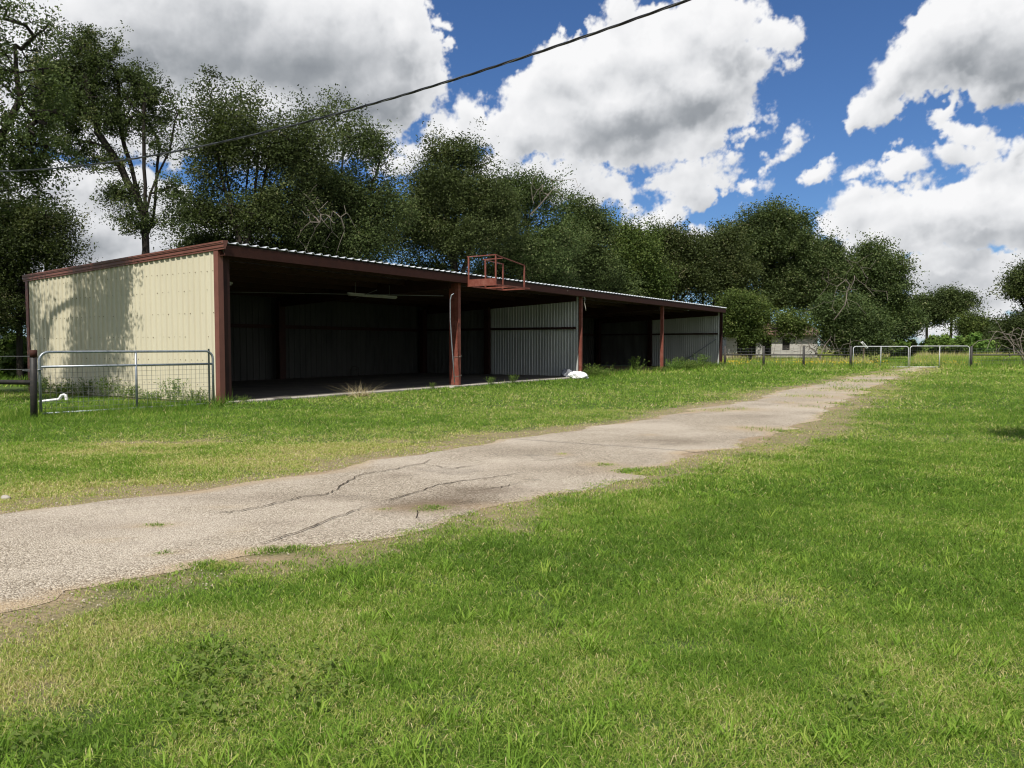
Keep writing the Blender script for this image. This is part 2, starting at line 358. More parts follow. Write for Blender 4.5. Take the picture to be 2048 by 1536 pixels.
def sky_clouds(step):
    a = np.arange(math.radians(-50), math.radians(50), step); e = np.arange(math.radians(-.6), math.radians(38), step)
    A, E = np.meshgrid(a, e); x = A * 30; y = E * 30        # about 3 cells across a large cloud
    wx = pfbm(x, y, .9, 11, 4) ; wy = pfbm(x, y, .9, 31, 4)
    wx2 = pfbm(x, y, 3.6, 51, 3); wy2 = pfbm(x, y, 3.6, 71, 3)
    QA = A + .020 * wx + .006 * wx2; QE = E + .017 * wy + .006 * wy2
    G = lobes(CLOUDS, QA, QE, 75.); Hg = lobes(GREYS, QA, QE, 55.)
    X2 = x + .24 * wx + .02 * wx2; Y2 = y + .24 * wy + .02 * wy2
    pf = puffs(X2, Y2, .80, 101, 4, .52); pb = puffs(X2, Y2, .62, 101, 2, .45); fine = pfbm(x, y, 5.5, 131, 5, .58); mid = pfbm(x, y, 1.5, 171, 4, .55)
    d = G + (pf - .56) * .60 + fine * .13 + mid * .20
    soft = .16 + .22 * np.clip(pfbm(x, y, .5, 191, 2) + .35, 0, 1)
    alpha = np.clip((d + .02) / soft, 0, 1); alpha = alpha * alpha * (3 - 2 * alpha)
    # shape the mass as a lumpy relief and light it from the upper left, as the sun does
    body = np.clip(G, 0, 1)
    crisp = np.clip(1.15 - body * 1.3, .18, 1)
    def blur(img, sig):
        n, m = img.shape; P_ = np.pad(img, 48, mode='edge'); fy = np.fft.fftfreq(n + 96)[:, None]; fx = np.fft.rfftfreq(m + 96)[None]
        return np.fft.irfft2(np.fft.rfft2(P_) * np.exp(-2 * (np.pi * sig) ** 2 * (fx * fx + fy * fy)), s=P_.shape)[48:-48, 48:-48]
    k = step * 30; dc = np.clip(d + .06, 0, None)
    def relief(h, f):
        gy, gx = np.gradient(h, k); gx = gx * f; gy = gy * f
        return (.30 * gx - .62 * gy + .72) / np.sqrt(1 + gx * gx + gy * gy)
    H1 = blur(np.sqrt(dc) * .6 + pf * .30 * crisp + pb * .25, 2.2); H2 = blur(np.sqrt(dc) * .7 + pf * .5 + pb * .5, 8.0)
    lit = .35 * relief(H1, .24) + .65 * relief(H2, .42)
    # broad fall of light from top to underside
    n = max(1, int(.030 / step)); up = np.vstack([G[n:], np.repeat(G[-1:], n, 0)])
    broad = np.clip((G - up) * .5, -.35, .35)
    shade = .76 + 1.0 * (lit - .72) + .50 * broad + .13 * pfbm(x, y, .7, 151, 4) + .03 * fine
    grey = np.clip(Hg * .9 + .08, 0, 1) ** .8 * np.clip(body * 1.8, 0, 1)
    shade = shade - .36 * grey + .16 * (1 - np.clip(d * 1.5, 0, 1))
    shade = np.clip(shade, 0, 1)
    edge = np.minimum.reduce([np.clip((A - a[0]) / .12, 0, 1), np.clip((a[-1] - A) / .12, 0, 1), np.clip((e[-1] - E) / .10, 0, 1)])
    alpha = alpha * edge * edge * (3 - 2 * edge)
    return a, e, A, E, alpha.astype(np.float32), shade.astype(np.float32)

def make_sky():
    a, e, A, E, al, sh = sky_clouds(math.radians(.055))
    R = 2600.; v = np.stack([R * np.cos(E) * np.sin(A), R * np.cos(E) * np.cos(A), R * np.sin(E) + CAMH], -1).reshape(-1, 3)
    n, m = A.shape; idx = np.arange(n * m).reshape(n, m)
    q = np.stack([idx[:-1, :-1], idx[1:, :-1], idx[1:, 1:], idx[:-1, 1:]], -1).reshape(-1, 4)
    q = q[(al.ravel()[q] > .003).any(1)]
    used = np.unique(q); re = np.full(n * m, -1); re[used] = np.arange(len(used)); q = re[q]
    mt = bpy.data.materials.new('cloud'); mt.use_nodes = True; nt = mt.node_tree; nt.nodes.clear(); N = nt.nodes.new; L = nt.links
    A1 = N('ShaderNodeAttribute'); A1.attribute_name = 'cover'; A2 = N('ShaderNodeAttribute'); A2.attribute_name = 'shade'
    cr = N('ShaderNodeValToRGB'); L.new(A2.outputs['Fac'], cr.inputs[0]); el = cr.color_ramp.elements
    el[0].position = 0; el[0].color = (.22, .24, .27, 1); el[1].position = 1; el[1].color = (.95, .95, .96, 1)
    for p, c in ((.30, (.34, .362, .39)), (.52, (.54, .558, .585)), (.74, (.78, .79, .81))):
        x = el.new(p); x.color = (*c, 1)
    em = N('ShaderNodeEmission'); L.new(cr.outputs[0], em.inputs[0]); em.inputs[1].default_value = .88
    tr = N('ShaderNodeBsdfTransparent'); mx = N('ShaderNodeMixShader'); L.new(A1.outputs['Fac'], mx.inputs[0]); L.new(tr.outputs[0], mx.inputs[1]); L.new(em.outputs[0], mx.inputs[2])
    out = N('ShaderNodeOutputMaterial'); L.new(mx.outputs[0], out.inputs['Surface'])
    try: mt.cycles.emission_sampling = 'NONE'
    except Exception: pass
    o = np_mesh('sky', v[used], q, np.full(len(q), 4), mt, tint=al.ravel()[used], attr='cover', smooth=True)
    at_ = o.data.attributes.new('shade', 'FLOAT', 'POINT'); at_.data.foreach_set('value', sh.ravel()[used]); o['kind'] = 'structure'
make_sky()

# ------------------------------------------------------------------ road, ground
def px_line(pts): return np.array([[*gnd(u, v)[:2]] for u, v in pts])
EL = px_line([(0,1027),(150,1010),(300,990),(450,972),(600,951),(750,922),(900,899),(1090,870),(1250,847),(1375,822),(1500,802),(1590,777),(1700,755),(1785,742)])
ER = px_line([(0,1228),(100,1200),(210,1166),(350,1146),(450,1128),(560,1108),(650,1090),(750,1073),(870,1043),(1000,1012),(1100,990),(1235,955),(1325,930),(1450,895),(1550,872),(1610,842),(1680,802),(1760,768),(1845,737)])
# carry the road on past both ends along its own line
EL = np.vstack([EL[0] + (EL[0] - EL[3]) * 8, EL, EL[-1] + (EL[-1] - EL[-3]) * 4]); ER = np.vstack([ER[0] + (ER[0] - ER[4]) * 7, ER, ER[-1] + (ER[-1] - ER[-3]) * 3])
def xl(y): return np.interp(y, EL[:, 1], EL[:, 0])
def xr(y): return np.interp(y, ER[:, 1], ER[:, 0])
YR0 = max(EL[0, 1], ER[0, 1]); YR1 = 52.0
PATCH = []   # (x, y, rx, ry, k)   k>0 dry / bare, k<0 lush
def patch(u, v, ru, rv, k):
    c = gnd(u, v); a = gnd(u + ru, v); b0 = gnd(u, v - rv * .9); b1 = gnd(u, v + rv)
    PATCH.append((c.x, c.y, abs(a.x - c.x), max(.12, abs(b0.y - b1.y) / 2), k))
for p in [(60,1390,190,70,.8),(330,888,120,9,1.),(250,980,200,18,.95),(140,905,50,7,.8),(480,925,120,12,.5),(760,905,240,18,.8),(980,850,200,18,.42),(620,940,60,8,.4),
          (60,1010,120,12,.7),(980,1290,120,50,.4),(1750,1330,170,60,.35),(1560,1180,110,40,.3),(360,1500,120,40,.5),(1270,1490,110,45,.45),(1150,1390,160,45,.25),(250,1260,200,30,.35),
          (600,1350,120,30,.3),(900,1180,120,30,.25),(1330,1000,160,30,.3),(1500,900,150,15,.3),(1940,1050,60,20,.25),(1250,880,200,16,.3),(1380,790,150,8,.25),
          (1750,960,380,90,-.5),(1150,1130,160,50,-.45),(740,1160,180,45,-.45),(60,1510,160,50,-.6),(1560,1330,180,60,-.3),(1900,1220,160,60,-.3),(700,845,350,12,-.4),(200,850,180,15,-.3),(1350,760,250,8,-.4)]:
    patch(*p)
ROADTUFT = []   # grass and soil lying on the road
for (u, v, ru, rv, k) in [(310,1055,45,5,.9),(215,1085,30,3,.5),(330,1112,24,5,.8),(450,1018,40,2,.4),(860,1020,50,10,.7),(770,1022,25,3,.8),(1125,911,13,3.5,1),(1200,932,36,5,.9),(1270,945,60,8,.8),(1500,859,45,5,.9),(1560,862,60,5,.9),(1570,807,20,2.5,.8),
      (1470,820,55,3.5,1),(1420,823,30,3,.8),(1640,795,60,4,.8),(1700,780,70,4,.9),(1670,808,60,4,.9),(1760,762,60,3,.9),(1790,750,60,3,.9),(1740,790,50,4,.9),(1820,745,40,2.5,.9),(1620,815,40,3,.6),(1690,765,25,2,.7),(1300,872,15,2,.7),(480,1065,12,10,.4),(620,1100,60,7,.9),(430,1135,70,9,1),(250,1175,60,8,.8),(520,1105,50,8,.8)]:
    c = gnd(u, v); a = gnd(u + ru, v); b0 = gnd(u, v - rv); b1 = gnd(u, v + rv)
    ROADTUFT.append((c.x, c.y, abs(a.x - c.x), max(.08, abs(b0.y - b1.y) / 2), k))
def blobs(lst, x, y):
    s = np.zeros_like(x)
    for (cx, cy, rx, ry, k) in lst:
        q = ((x - cx) / rx) ** 2 + ((y - cy) / ry) ** 2
        s += k * np.exp(-q * .9)
    return s
def fields(x, y):
    """outside = metres beyond the road edge, dry = 0..1, cover = grass density 0..1"""
    x = np.asarray(x, float); y = np.asarray(y, float)
    n1 = fbm(x, y, .9, 3, 3) - .5; n2 = fbm(x, y, 2.6, 11, 4) - .5
    s = np.maximum((x - xr(y)), (xl(y) - x)) * .68
    s = np.where(y > YR1, 5, s)
    edge = s + n1 * .75 + (fbm(x, y, .14, 57, 2) - .5) * .45 - .05 - .06 * ((x - xr(y)) > -.6) - .30 * np.clip((fbm(x, y, 3.1, 53, 2) - .42) * 4, 0, 1)
    tuft = blobs(ROADTUFT, x, y)
    far = sstep(12, 32, y)
    mid = np.exp(-(((x - (xl(y) + xr(y)) / 2)) / 1.1) ** 2) * far
    onroad = np.clip(tuft * 1.6 + n1 * 1.2 - .25, 0, 1) + far * np.clip(n2 * 2.8 + n1 * 1.6 + .27 + mid * .45, 0, .9)
    cover = np.maximum(np.maximum(sstep(-.12, .65, edge), .34 * (s > -.02) * sstep(-.2, .5, fbm(x, y, .35, 63, 2) * 2 - .55 + s)), np.clip(onroad, 0, 1) * .95)
    pb = blobs(PATCH, x, y)
    n3 = fbm(x, y, 6.5, 29, 3) - .5
    dry = .40 + n2 * .8 + n3 * .5 + (fbm(x, y, .45, 23, 3) - .5) * .75 + pb * .75 + .42 * (1 - sstep(.1, 1.9, s + n1 * 1.8)) + .10 * (1 - sstep(3.0, 5.5, y)) * (1 - sstep(-1.5, 2.5, x)) 
    dry = np.clip(dry - .55 * np.clip(tuft, 0, 1) * (s < 0), 0, 1)
    cover = cover * (1 - .85 * sstep(.62, 1.05, pb * .9 + n1 * .8))
    return s, dry, cover, pb
# shed frame, used by everything around it
PSI = .5744; CX, CY = -7.016, 18.62; DEP = 9.10; B2, B3, B4, B5 = 9.32, 18.51, 27.98, 38.0
dx, dy = math.sin(PSI), math.cos(PSI)
def shed_local(x, y): return (x - CX) * dx + (y - CY) * dy, -(x - CX) * dy + (y - CY) * dx
def shed_world(lx, ly, z=0): return Vector((CX + lx * dx - ly * dy, CY + lx * dy + ly * dx, z))
SROT = math.pi / 2 - PSI

def make_ground():
    def axis(a, b, st, far):
        f = np.arange(a, b + 1e-6, st); out = []
        k = st
        lo = [a]; hi = [b]
        while lo[-1] > -far: k *= 1.35; lo.append(lo[-1] - k)
        k = st
        while hi[-1] < far: k *= 1.35; hi.append(hi[-1] + k)
        return np.concatenate([np.array(lo[1:][::-1]), f, np.array(hi[1:])])
    ax = axis(-16, 34, .2, 3500); ay = axis(1, 56, .2, 3500)
    X, Y = np.meshgrid(ax, ay); s, dry, cover, pb = fields(X, Y)
    lx, ly = shed_local(X, Y)
    inside = ((lx > -.1) & (lx < B5) & (ly > -.05) & (ly < DEP)).astype(float)
    bare = np.clip(np.maximum(1 - cover, sstep(.7, 1.1, dry) * .8), 0, 1); bare = np.maximum(bare, inside)
    bare = np.where(np.hypot(X, Y) > 58, .22, bare)
    Z = np.where(np.hypot(X, Y) > 300, -.002 * 0, 0.)
    n, m = X.shape
    v = np.stack([X, Y, Z], -1).reshape(-1, 3); idx = np.arange(n * m).reshape(n, m)
    q = np.stack([idx[:-1, :-1], idx[:-1, 1:], idx[1:, 1:], idx[1:, :-1]], -1).reshape(-1, 4)
    o = np_mesh('ground', v, q, np.full(len(q), 4), M['soil'], tint=bare.ravel(), smooth=True); o['kind'] = 'structure'
    # the worn gravel drive
    ys = np.concatenate([np.arange(max(YR0, -14), 14, .08), np.arange(14, YR1, .16)]); K = 40
    L_ = xl(ys) - (fbm(ys, ys * .3, .7, 31, 5) - .5) * .95; R_ = xr(ys) + (fbm(ys, ys * .2, .6, 37, 5) - .5) * 1.15
    t = np.linspace(0, 1, K); X = L_[:, None] * (1 - t) + R_[:, None] * t; Y = np.repeat(ys[:, None], K, 1)
    e = np.minimum(t, 1 - t)[None, :] * (R_ - L_)[:, None]
    Z = .016 * sstep(0, .25, e) + .003 + .01 * (fbm(X, Y, 1.2, 41, 2) - .5) * sstep(0, .3, e)
    s, dry, cover, pb = fields(X, Y); tuft = blobs(ROADTUFT, X, Y)
    soil_ = np.clip((1 - sstep(.0, .34, e + (fbm(X, Y, .8, 47, 4) - .42) * 1.1)) * .9 + tuft * .9 + sstep(20, 40, Y) * np.clip((fbm(X, Y, 1.4, 5, 3) - .45) * 3, 0, .8), 0, 1) * .85
    n, m = X.shape; idx = np.arange(n * m).reshape(n, m)
    q = np.stack([idx[:-1, :-1], idx[:-1, 1:], idx[1:, 1:], idx[1:, :-1]], -1).reshape(-1, 4)
    o = np_mesh('gravel_drive', np.stack([X, Y, Z], -1), q, np.full(len(q), 4), M['gravel'], tint=soil_.ravel(), smooth=True); o['kind'] = 'structure'
    ST = []
    for (u, v, ru, rv, k_) in [(900,1010,110,14,1.),(980,985,90,9,.8),(820,1020,60,8,.7),(795,954,22,4,.6),(430,1000,150,10,.35),(1120,940,120,9,.45),(1330,885,110,7,.4),(1060,905,90,7,.35),(640,1000,90,8,.3),(180,1060,160,16,.3),(1500,835,60,5,.4),(560,1050,80,8,.3)]:
        c = gnd(u, v); a = gnd(u + ru, v); b0 = gnd(u, v - rv); b1 = gnd(u, v + rv); ST.append((c.x, c.y, abs(a.x - c.x), abs(b0.y - b1.y) / 2, k_))
    stn = np.clip(blobs(ST, X, Y) * (.55 + 1.1 * (fbm(X, Y, .6, 97, 4) - .3)), 0, 1)
    at_ = o.data.attributes.new('stain', 'FLOAT', 'POINT'); at_.data.foreach_set('value', stn.ravel().astype(np.float32))
    # loose chippings shed along both edges
    rs = np.random.default_rng(55); n = 9000; side = rs.integers(0, 2, n); yy = 3 + 20 * rs.random(n) ** 1.6
    off = rs.gamma(1.3, .2, n) - .2; xx = np.where(side == 0, xl(yy) - off / .68, xr(yy) + off / .68)
    s_ = rs.uniform(.0025, .0075, n) * (1 + yy * .04); ph = rs.uniform(0, 6.28, n)
    base = np.array([[1, 0, 0], [0, 1, 0], [-1, 0, 0], [0, -1, 0], [0, 0, .8]]); ca, sa = np.cos(ph), np.sin(ph)
    vx = base[None, :, 0] * ca[:, None] - base[None, :, 1] * sa[:, None] * rs.uniform(.6, 1, (n, 1)); vy = base[None, :, 0] * sa[:, None] + base[None, :, 1] * ca[:, None] * rs.uniform(.6, 1, (n, 1))
    V = np.stack([xx[:, None] + vx * s_[:, None], yy[:, None] + vy * s_[:, None], .012 + base[None, :, 2] * s_[:, None]], -1).reshape(-1, 3)
    fq = np.array([[0, 1, 4], [1, 2, 4], [2, 3, 4], [3, 0, 4]])[None] + (np.arange(n) * 5)[:, None, None]
    g_ = np_mesh('loose_gravel', V, fq.reshape(-1, 3), np.full(n * 4, 3), M['chips'], tint=np.repeat(rs.random(n), 4)); tag(g_, 'loose pale chippings scattered along the edges of the drive', 'gravel', kind='stuff')
    # cracks worn through the surface
    mb = MB()
    for ln in [[(415,1032),(460,1030),(520,1020),(560,1010),(600,999),(650,994),(672,984),(690,972),(715,955),(760,947),(800,940),(845,932),(870,920)],
               [(845,932),(880,938),(905,938)],[(520,1096),(560,1082),(605,1067),(640,1052),(700,1030),(740,1015)],[(740,1015),(830,990),(880,975),(940,965),(1010,955),(1060,948)],
               [(870,945),(930,938),(975,930)],[(1050,925),(1100,925),(1180,915)],[(960,985),(1000,980),(1040,970)],[(1200,850),(1240,846),(1300,842)]]:
        pts = []
        for a, b in zip(ln[:-1], ln[1:]):
            for k in range(6): pts.append(gnd(a[0] + (b[0] - a[0]) * k / 6 + random.uniform(-3, 3), a[1] + (b[1] - a[1]) * k / 6 + random.uniform(-1.3, 1.3)))
        vs = []; fs = []
        for i, p in enumerate(pts):
            w = random.uniform(.003, .0085) * min(i, len(pts) - 1 - i, 4) / 4 + .001
            d = (pts[min(i + 1, len(pts) - 1)] - pts[max(i - 1, 0)]); nrm = Vector((-d.y, d.x, 0)).normalized()
            for sgn in (-1, 1): q_ = p + nrm * w * sgn; vs.append((q_.x, q_.y, .0285))
        for i in range(len(pts) - 1): fs.append((2 * i, 2 * i + 1, 2 * i + 3, 2 * i + 2))
        mb.add(vs, fs)
    o = mb.build('drive_cracks', M['crack']); o['kind'] = 'structure'
make_ground()

# ------------------------------------------------------------------ the open shed
def ribbed(lx0, lx1, zt, zb, pitch, h, top, base, off, axis, sgn, minor=0):
    """ribbed sheet: runs along 'axis' from lx0 to lx1, ribs stand out by h on side sgn"""
    prof = [0.0]; hs = [0.0]; x = lx0; P = []
    while x < lx1 - 1e-6:
        for dx_, hh in ((0, 0), (pitch * .5 - base / 2, 0), (pitch * .5 - top / 2, h), (pitch * .5 + top / 2, h), (pitch * .5 + base / 2, 0)):
            if x + dx_ <= lx1: P.append((x + dx_, hh))
        if minor:
            pass
        x += pitch
    P.append((lx1, 0))
    mb = MB(); rows = 2; vs = []
    for (s, hh) in P:
        o_ = off + sgn * hh
        for z in (zb(s) if callable(zb) else zb, zt(s)):
            vs.append((s, o_, z) if axis == 'x' else (o_, s, z))
    fs = [(2 * i, 2 * i + 2, 2 * i + 3, 2 * i + 1) for i in range(len(P) - 1)]
    mb.add(vs, fs); return mb
HF, HB = 3.903, 3.569; SL = (HF - HB) / DEP
def roofz(y): return HF - .10 - SL * y          # underside of the roof sheet
shed = empty('open_front_shed', (CX, CY, 0), SROT, 'long open fronted metal shed with cream end wall and rust red posts', 'shed')
# floor slab of the two near bays
mb = MB(); mb.box(.12, B3 - .05, .06, DEP - .06, -.10, .055); mb.build('floor_slab', M['shadefloor'], shed)  # shade of the bays is put into this slab's colour
mb = MB(); mb.box(.12, B3 - .05, -.30, .058, -.10, .052); mb.build('slab_edge', M['concrete'], shed, bevel=.015)  # front lip coloured pale as sunlit, beside the shade-coloured floor
# walls
_wall = ribbed(.16, DEP + .02, lambda s: roofz(s) - .03, .03, .228, .034, .028, .085, 0, 'y', -1)
nf = len(_wall.f)
for zz in (.45, 1.05, 1.62, 2.2, 2.75, 3.2):
    for k in range(38):
        yy = .16 + .228 * (k + .14) + random.uniform(-.01, .01)
        if yy < DEP - .1 and random.random() < .8: _wall.box(-.012, .002, yy - .008, yy + .008, zz - .008 + random.uniform(-.012, .012), zz + .008)
sw = _wall.build('side_wall', M['cream'], shed); sw.data.materials.append(M['screw'])
for p in sw.data.polygons:
    if p.index >= nf: p.material_index = 1
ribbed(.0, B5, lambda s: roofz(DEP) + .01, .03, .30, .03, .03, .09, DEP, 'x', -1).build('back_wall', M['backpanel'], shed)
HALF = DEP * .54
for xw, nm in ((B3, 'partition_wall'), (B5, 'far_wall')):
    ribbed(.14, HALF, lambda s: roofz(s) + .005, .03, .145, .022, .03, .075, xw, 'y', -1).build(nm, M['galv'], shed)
    ribbed(HALF, DEP + .03, lambda s: roofz(s) + .005, .03, .085, .018, .02, .065, xw, 'y', -1).build('inner_sheeting', M['darksheet'], shed)['label'] = 'darker finely corrugated sheeting'  # inner half: darker sheet with finer ribs
# roof sheet with standing ribs
def roof():
    pitch = .30; P = []; x = -.09
    while x < B5 + .05:
        for a, hh in ((0, 0), (.10, 0), (.128, .042), (.172, .042), (.20, 0)): P.append((x + a, hh))
        x += pitch
    mb = MB(); vs = []
    y0, y1 = -.26, DEP + .14
    for (s, hh) in P:
        for y in (y0, y1): vs.append((s, y, roofz(y) + .03 + hh))
        vs.append((s, y0, roofz(y0) + .018 + hh * .8))
    fs = []
    for i in range(len(P) - 1):
        a = 3 * i; b = a + 3
        fs += [(a, b, b + 1, a + 1), (a + 2, b + 2, b, a)]
    mb.add(vs, fs); return mb
roof().build('roof', M['roofm'], shed)
# rake trim along the cream end, fluted
mb = MB()
prof = [(-.015, -.135), (-.055, -.13), (-.055, -.095), (-.070, -.082), (-.070, -.045), (-.060, -.038), (-.060, -.01), (-.078, .0), (-.078, .07), (.06, .08), (.06, .055)]
vs = []
for y in (-.30, DEP + .16): vs += [(x, y, roofz(y) + z) for x, z in prof]
n = len(prof); mb.add(vs, [(i, i + 1, n + i + 1, n + i) for i in range(n - 1)] + [tuple(range(n))])
mb.build('rake_trim', M['trim'], shed)
# eave header along the whole front: a channel with lips
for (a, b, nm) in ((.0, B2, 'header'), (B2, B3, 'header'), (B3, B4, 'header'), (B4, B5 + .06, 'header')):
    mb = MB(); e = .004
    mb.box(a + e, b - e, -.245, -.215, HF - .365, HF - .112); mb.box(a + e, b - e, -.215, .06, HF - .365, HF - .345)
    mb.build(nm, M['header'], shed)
# corner trim and front posts
mb = MB(); mb.box(-.045, -.018, -.05, .115, .02, HF - .24); mb.box(-.018, .10, -.05, -.026, .02, HF - .24); mb.build('corner_trim', M['trim'], shed)
mb = MB(); mb.box(-.03, -.005, DEP + .025, DEP + .05, .02, HB - .2); mb.box(-.05, -.03, DEP - .10, DEP + .05, .02, HB - .2); mb.build('corner_trim', M['trim'], shed)
def ibeam(x, y0, y1, w, z1, mat, name='post'):
    mb = MB(); t = .022
    mb.box(x - w / 2, x + w / 2, y0, y0 + t, .0, z1); mb.box(x - w / 2, x + w / 2, y1 - t, y1, .0, z1); mb.box(x - t / 2, x + t / 2, y0 + t, y1 - t, .0, z1)
    mb.box(x - w / 2 - .05, x + w / 2 + .05, y0 - .02, y1 + .03, 0.0, .018)
    return mb.build(name, mat, shed)
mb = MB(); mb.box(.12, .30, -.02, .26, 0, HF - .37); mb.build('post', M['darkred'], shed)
mb = MB(); mb.box(B2 + .13, B2 + .27, -.06, .12, 0, HF - .37); mb.box(B2 + .16, B2 + .22, .15, .36, 0, HF - .37); pst = mb.build('post', M['redsteel'], shed, bevel=.008)
# tie wires round the post
for z in (.36, 1.02):
    mb = MB(); mb.tube([(B2 + .12, -.07, z), (B2 + .30, -.07, z + .03), (B2 + .30, .16, z + .02), (B2 + .12, .16, z - .01), (B2 + .12, -.07, z)], .006, 5); mb.build('tie_wire', M['rope'], pst)
mb = MB(); mb.box(B3 - .04, B3 + .06, -.04, .10, 0, HF - .37); mb.build('post', M['redsteel'], shed, bevel=.006)
mb = MB(); mb.box(B4 - .05, B4 + .07, -.03, .14, 0, HF - .37); mb.build('post', M['redsteel'], shed, bevel=.006)
mb = MB(); mb.box(B5 + .01, B5 + .09, -.05, .16, 0, HF - .3); mb.build('post', M['darkred'], shed)
# back and mid posts, rafters, purlins, girts, braces
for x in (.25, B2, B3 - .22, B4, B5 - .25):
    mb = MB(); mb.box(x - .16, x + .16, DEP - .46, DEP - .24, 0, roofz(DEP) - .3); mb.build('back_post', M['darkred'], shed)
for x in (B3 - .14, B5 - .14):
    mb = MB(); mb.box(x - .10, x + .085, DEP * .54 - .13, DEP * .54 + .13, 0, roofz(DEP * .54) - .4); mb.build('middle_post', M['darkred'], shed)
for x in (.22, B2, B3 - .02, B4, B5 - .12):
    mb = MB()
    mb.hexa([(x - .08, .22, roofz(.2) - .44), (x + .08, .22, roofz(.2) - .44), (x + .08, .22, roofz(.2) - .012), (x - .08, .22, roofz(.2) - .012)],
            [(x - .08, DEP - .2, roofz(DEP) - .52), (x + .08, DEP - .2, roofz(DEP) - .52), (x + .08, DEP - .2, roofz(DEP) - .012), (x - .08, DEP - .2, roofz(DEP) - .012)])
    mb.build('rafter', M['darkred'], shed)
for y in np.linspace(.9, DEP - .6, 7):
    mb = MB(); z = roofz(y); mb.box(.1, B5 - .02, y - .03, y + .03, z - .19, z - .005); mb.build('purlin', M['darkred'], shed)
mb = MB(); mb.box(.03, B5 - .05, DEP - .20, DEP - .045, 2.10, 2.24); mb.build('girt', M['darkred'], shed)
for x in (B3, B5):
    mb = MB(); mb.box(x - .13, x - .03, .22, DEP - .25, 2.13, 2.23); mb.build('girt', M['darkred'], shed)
mb = MB(); mb.tube([(B5 - .10, .30, 1.85), (B5 - .12, 2.9, .12)], .035, 8); mb.build('brace', M['pipe'], shed)
for (a, b) in (((B2 - .1, .4, 3.1), (3.8, 5.5, 3.12)), ((B2 - 3.4, .4, 3.1), (B2 - .3, 4.5, 3.1))):
    mb = MB(); mb.tube([a, b], .013, 5); mb.build('brace', M['wire'], shed)
# grey electric conduit bowed off the second post
P = [at(908, 587, 25.95), at(903, 590, 25.95), at(900.5, 600, 25.95), at(900.5, 640, 25.95), at(903, 680, 25.98), at(906, 720, 26.0), at(909, 765, 26.05)]
Minv = (Matrix.Translation((CX, CY, 0)) @ Matrix.Rotation(SROT, 4, 'Z')).inverted()
mb = MB(); mb.tube([Minv @ p for p in P], .018, 8); mb.build('conduit', M['pipe'], shed, smooth=True)
mb = MB(); mb.tube([(6.3, DEP * .7, roofz(6) + .02), (6.3, DEP * .7, roofz(6) + .95)], .045, 8); mb.build('vent_pipe', M['pipe'], shed)

# strip lights under the roof
def strip_light(p0, p1, label):
    d = p1 - p0; L_ = d.length; o = empty('strip_light', p0 + d * .5, math.atan2(d.y, d.x), label, 'light', 'strip lights in the near bay')
    mb = MB(); mb.hexa([(-L_ / 2, -.05, 0), (L_ / 2, -.05, 0), (L_ / 2, .05, 0), (-L_ / 2, .05, 0)], [(-L_ / 2, -.03, .06), (L_ / 2, -.03, .06), (L_ / 2, .03, .06), (-L_ / 2, .03, .06)]); mb.build('fixture', M['tube_light'], o)
    for s in (-1, 1):
        mb = MB(); mb.tube([(-L_ / 2 + .04, s * .028, -.022), (L_ / 2 - .04, s * .028, -.022)], .016, 8); mb.build('lamp_tube', M['tube_light'], o, smooth=True)
    for s in (-1, 1):
        mb = MB(); mb.tube([(s * L_ * .35, 0, .06), (s * L_ * .35, 0, .42)], .006, 5); mb.build('hanger', M['wire'], o)
    return o
q = shed_world(6.5, 2.2, 3.07); strip_light(q, q + Vector((dx, dy, 0)) * 2.35, 'long white strip light hanging above the right half of the near bay')
q = shed_world(-.2 + .75, 2.2, 3.10); strip_light(q, q + Vector((dx, dy, 0)) * 1.5, 'short looking white strip light just inside the cream end wall')

# red steel basket welded on the eave
def basket():
    o = empty('steel_basket', shed_world(B2 + .42, -.25, 3.42), SROT, 'open red steel basket frame with railings sticking out from the eave above the second post', 'basket')
    W, L_, H = 1.16, 2.15, 1.02; r = .026
    Y = -W
    mb = MB(); mb.box(0, .02, Y, 0, 0, .24); mb.build('toe_board', M['redsteel'], o)
    mb = MB()
    for (a, b) in (((.02, 0, .02), (L_, 0, .02)), ((.02, Y, .02), (L_, Y, .02)), ((L_, 0, .02), (L_, Y, .02)), ((L_ * .5, 0, .02), (L_ * .5, Y, .02))): mb.bar(a, b, .05, .05)
    mb.build('floor_frame', M['redsteel'], o)
    for (x, y, h) in ((.03, -.02, H), (.03, Y + .02, H), (L_ * .48, -.02, H), (L_ * .85, Y + .02, H * .82), (L_, -.02, H * .95), (L_ * .5, Y + .02, H * .05)):
        if h < .1: continue
        mb = MB(); mb.bar((x, y, .0), (x, y, h), .045, .045); mb.build('post', M['redsteel'], o)
    for (a, b) in (((.03, .04, H), (.03, Y - .02, H)), ((.03, Y + .02, H - .005), (L_ * .85, Y + .02, H * .80)), ((L_ * .48, .08, H), (L_ * .48, -.75, H)), ((L_ * .48, -.02, H - .02), (L_, -.02, H * .94))):
        mb = MB(); mb.bar(a, b, .045, .03); mb.build('rail', M['redsteel'], o)
    for x in (.2, L_ * .8): mb = MB(); mb.bar((x, .20, .05), (x, -.25, .05), .06, .06); mb.build('bracket', M['redsteel'], o)
basket()
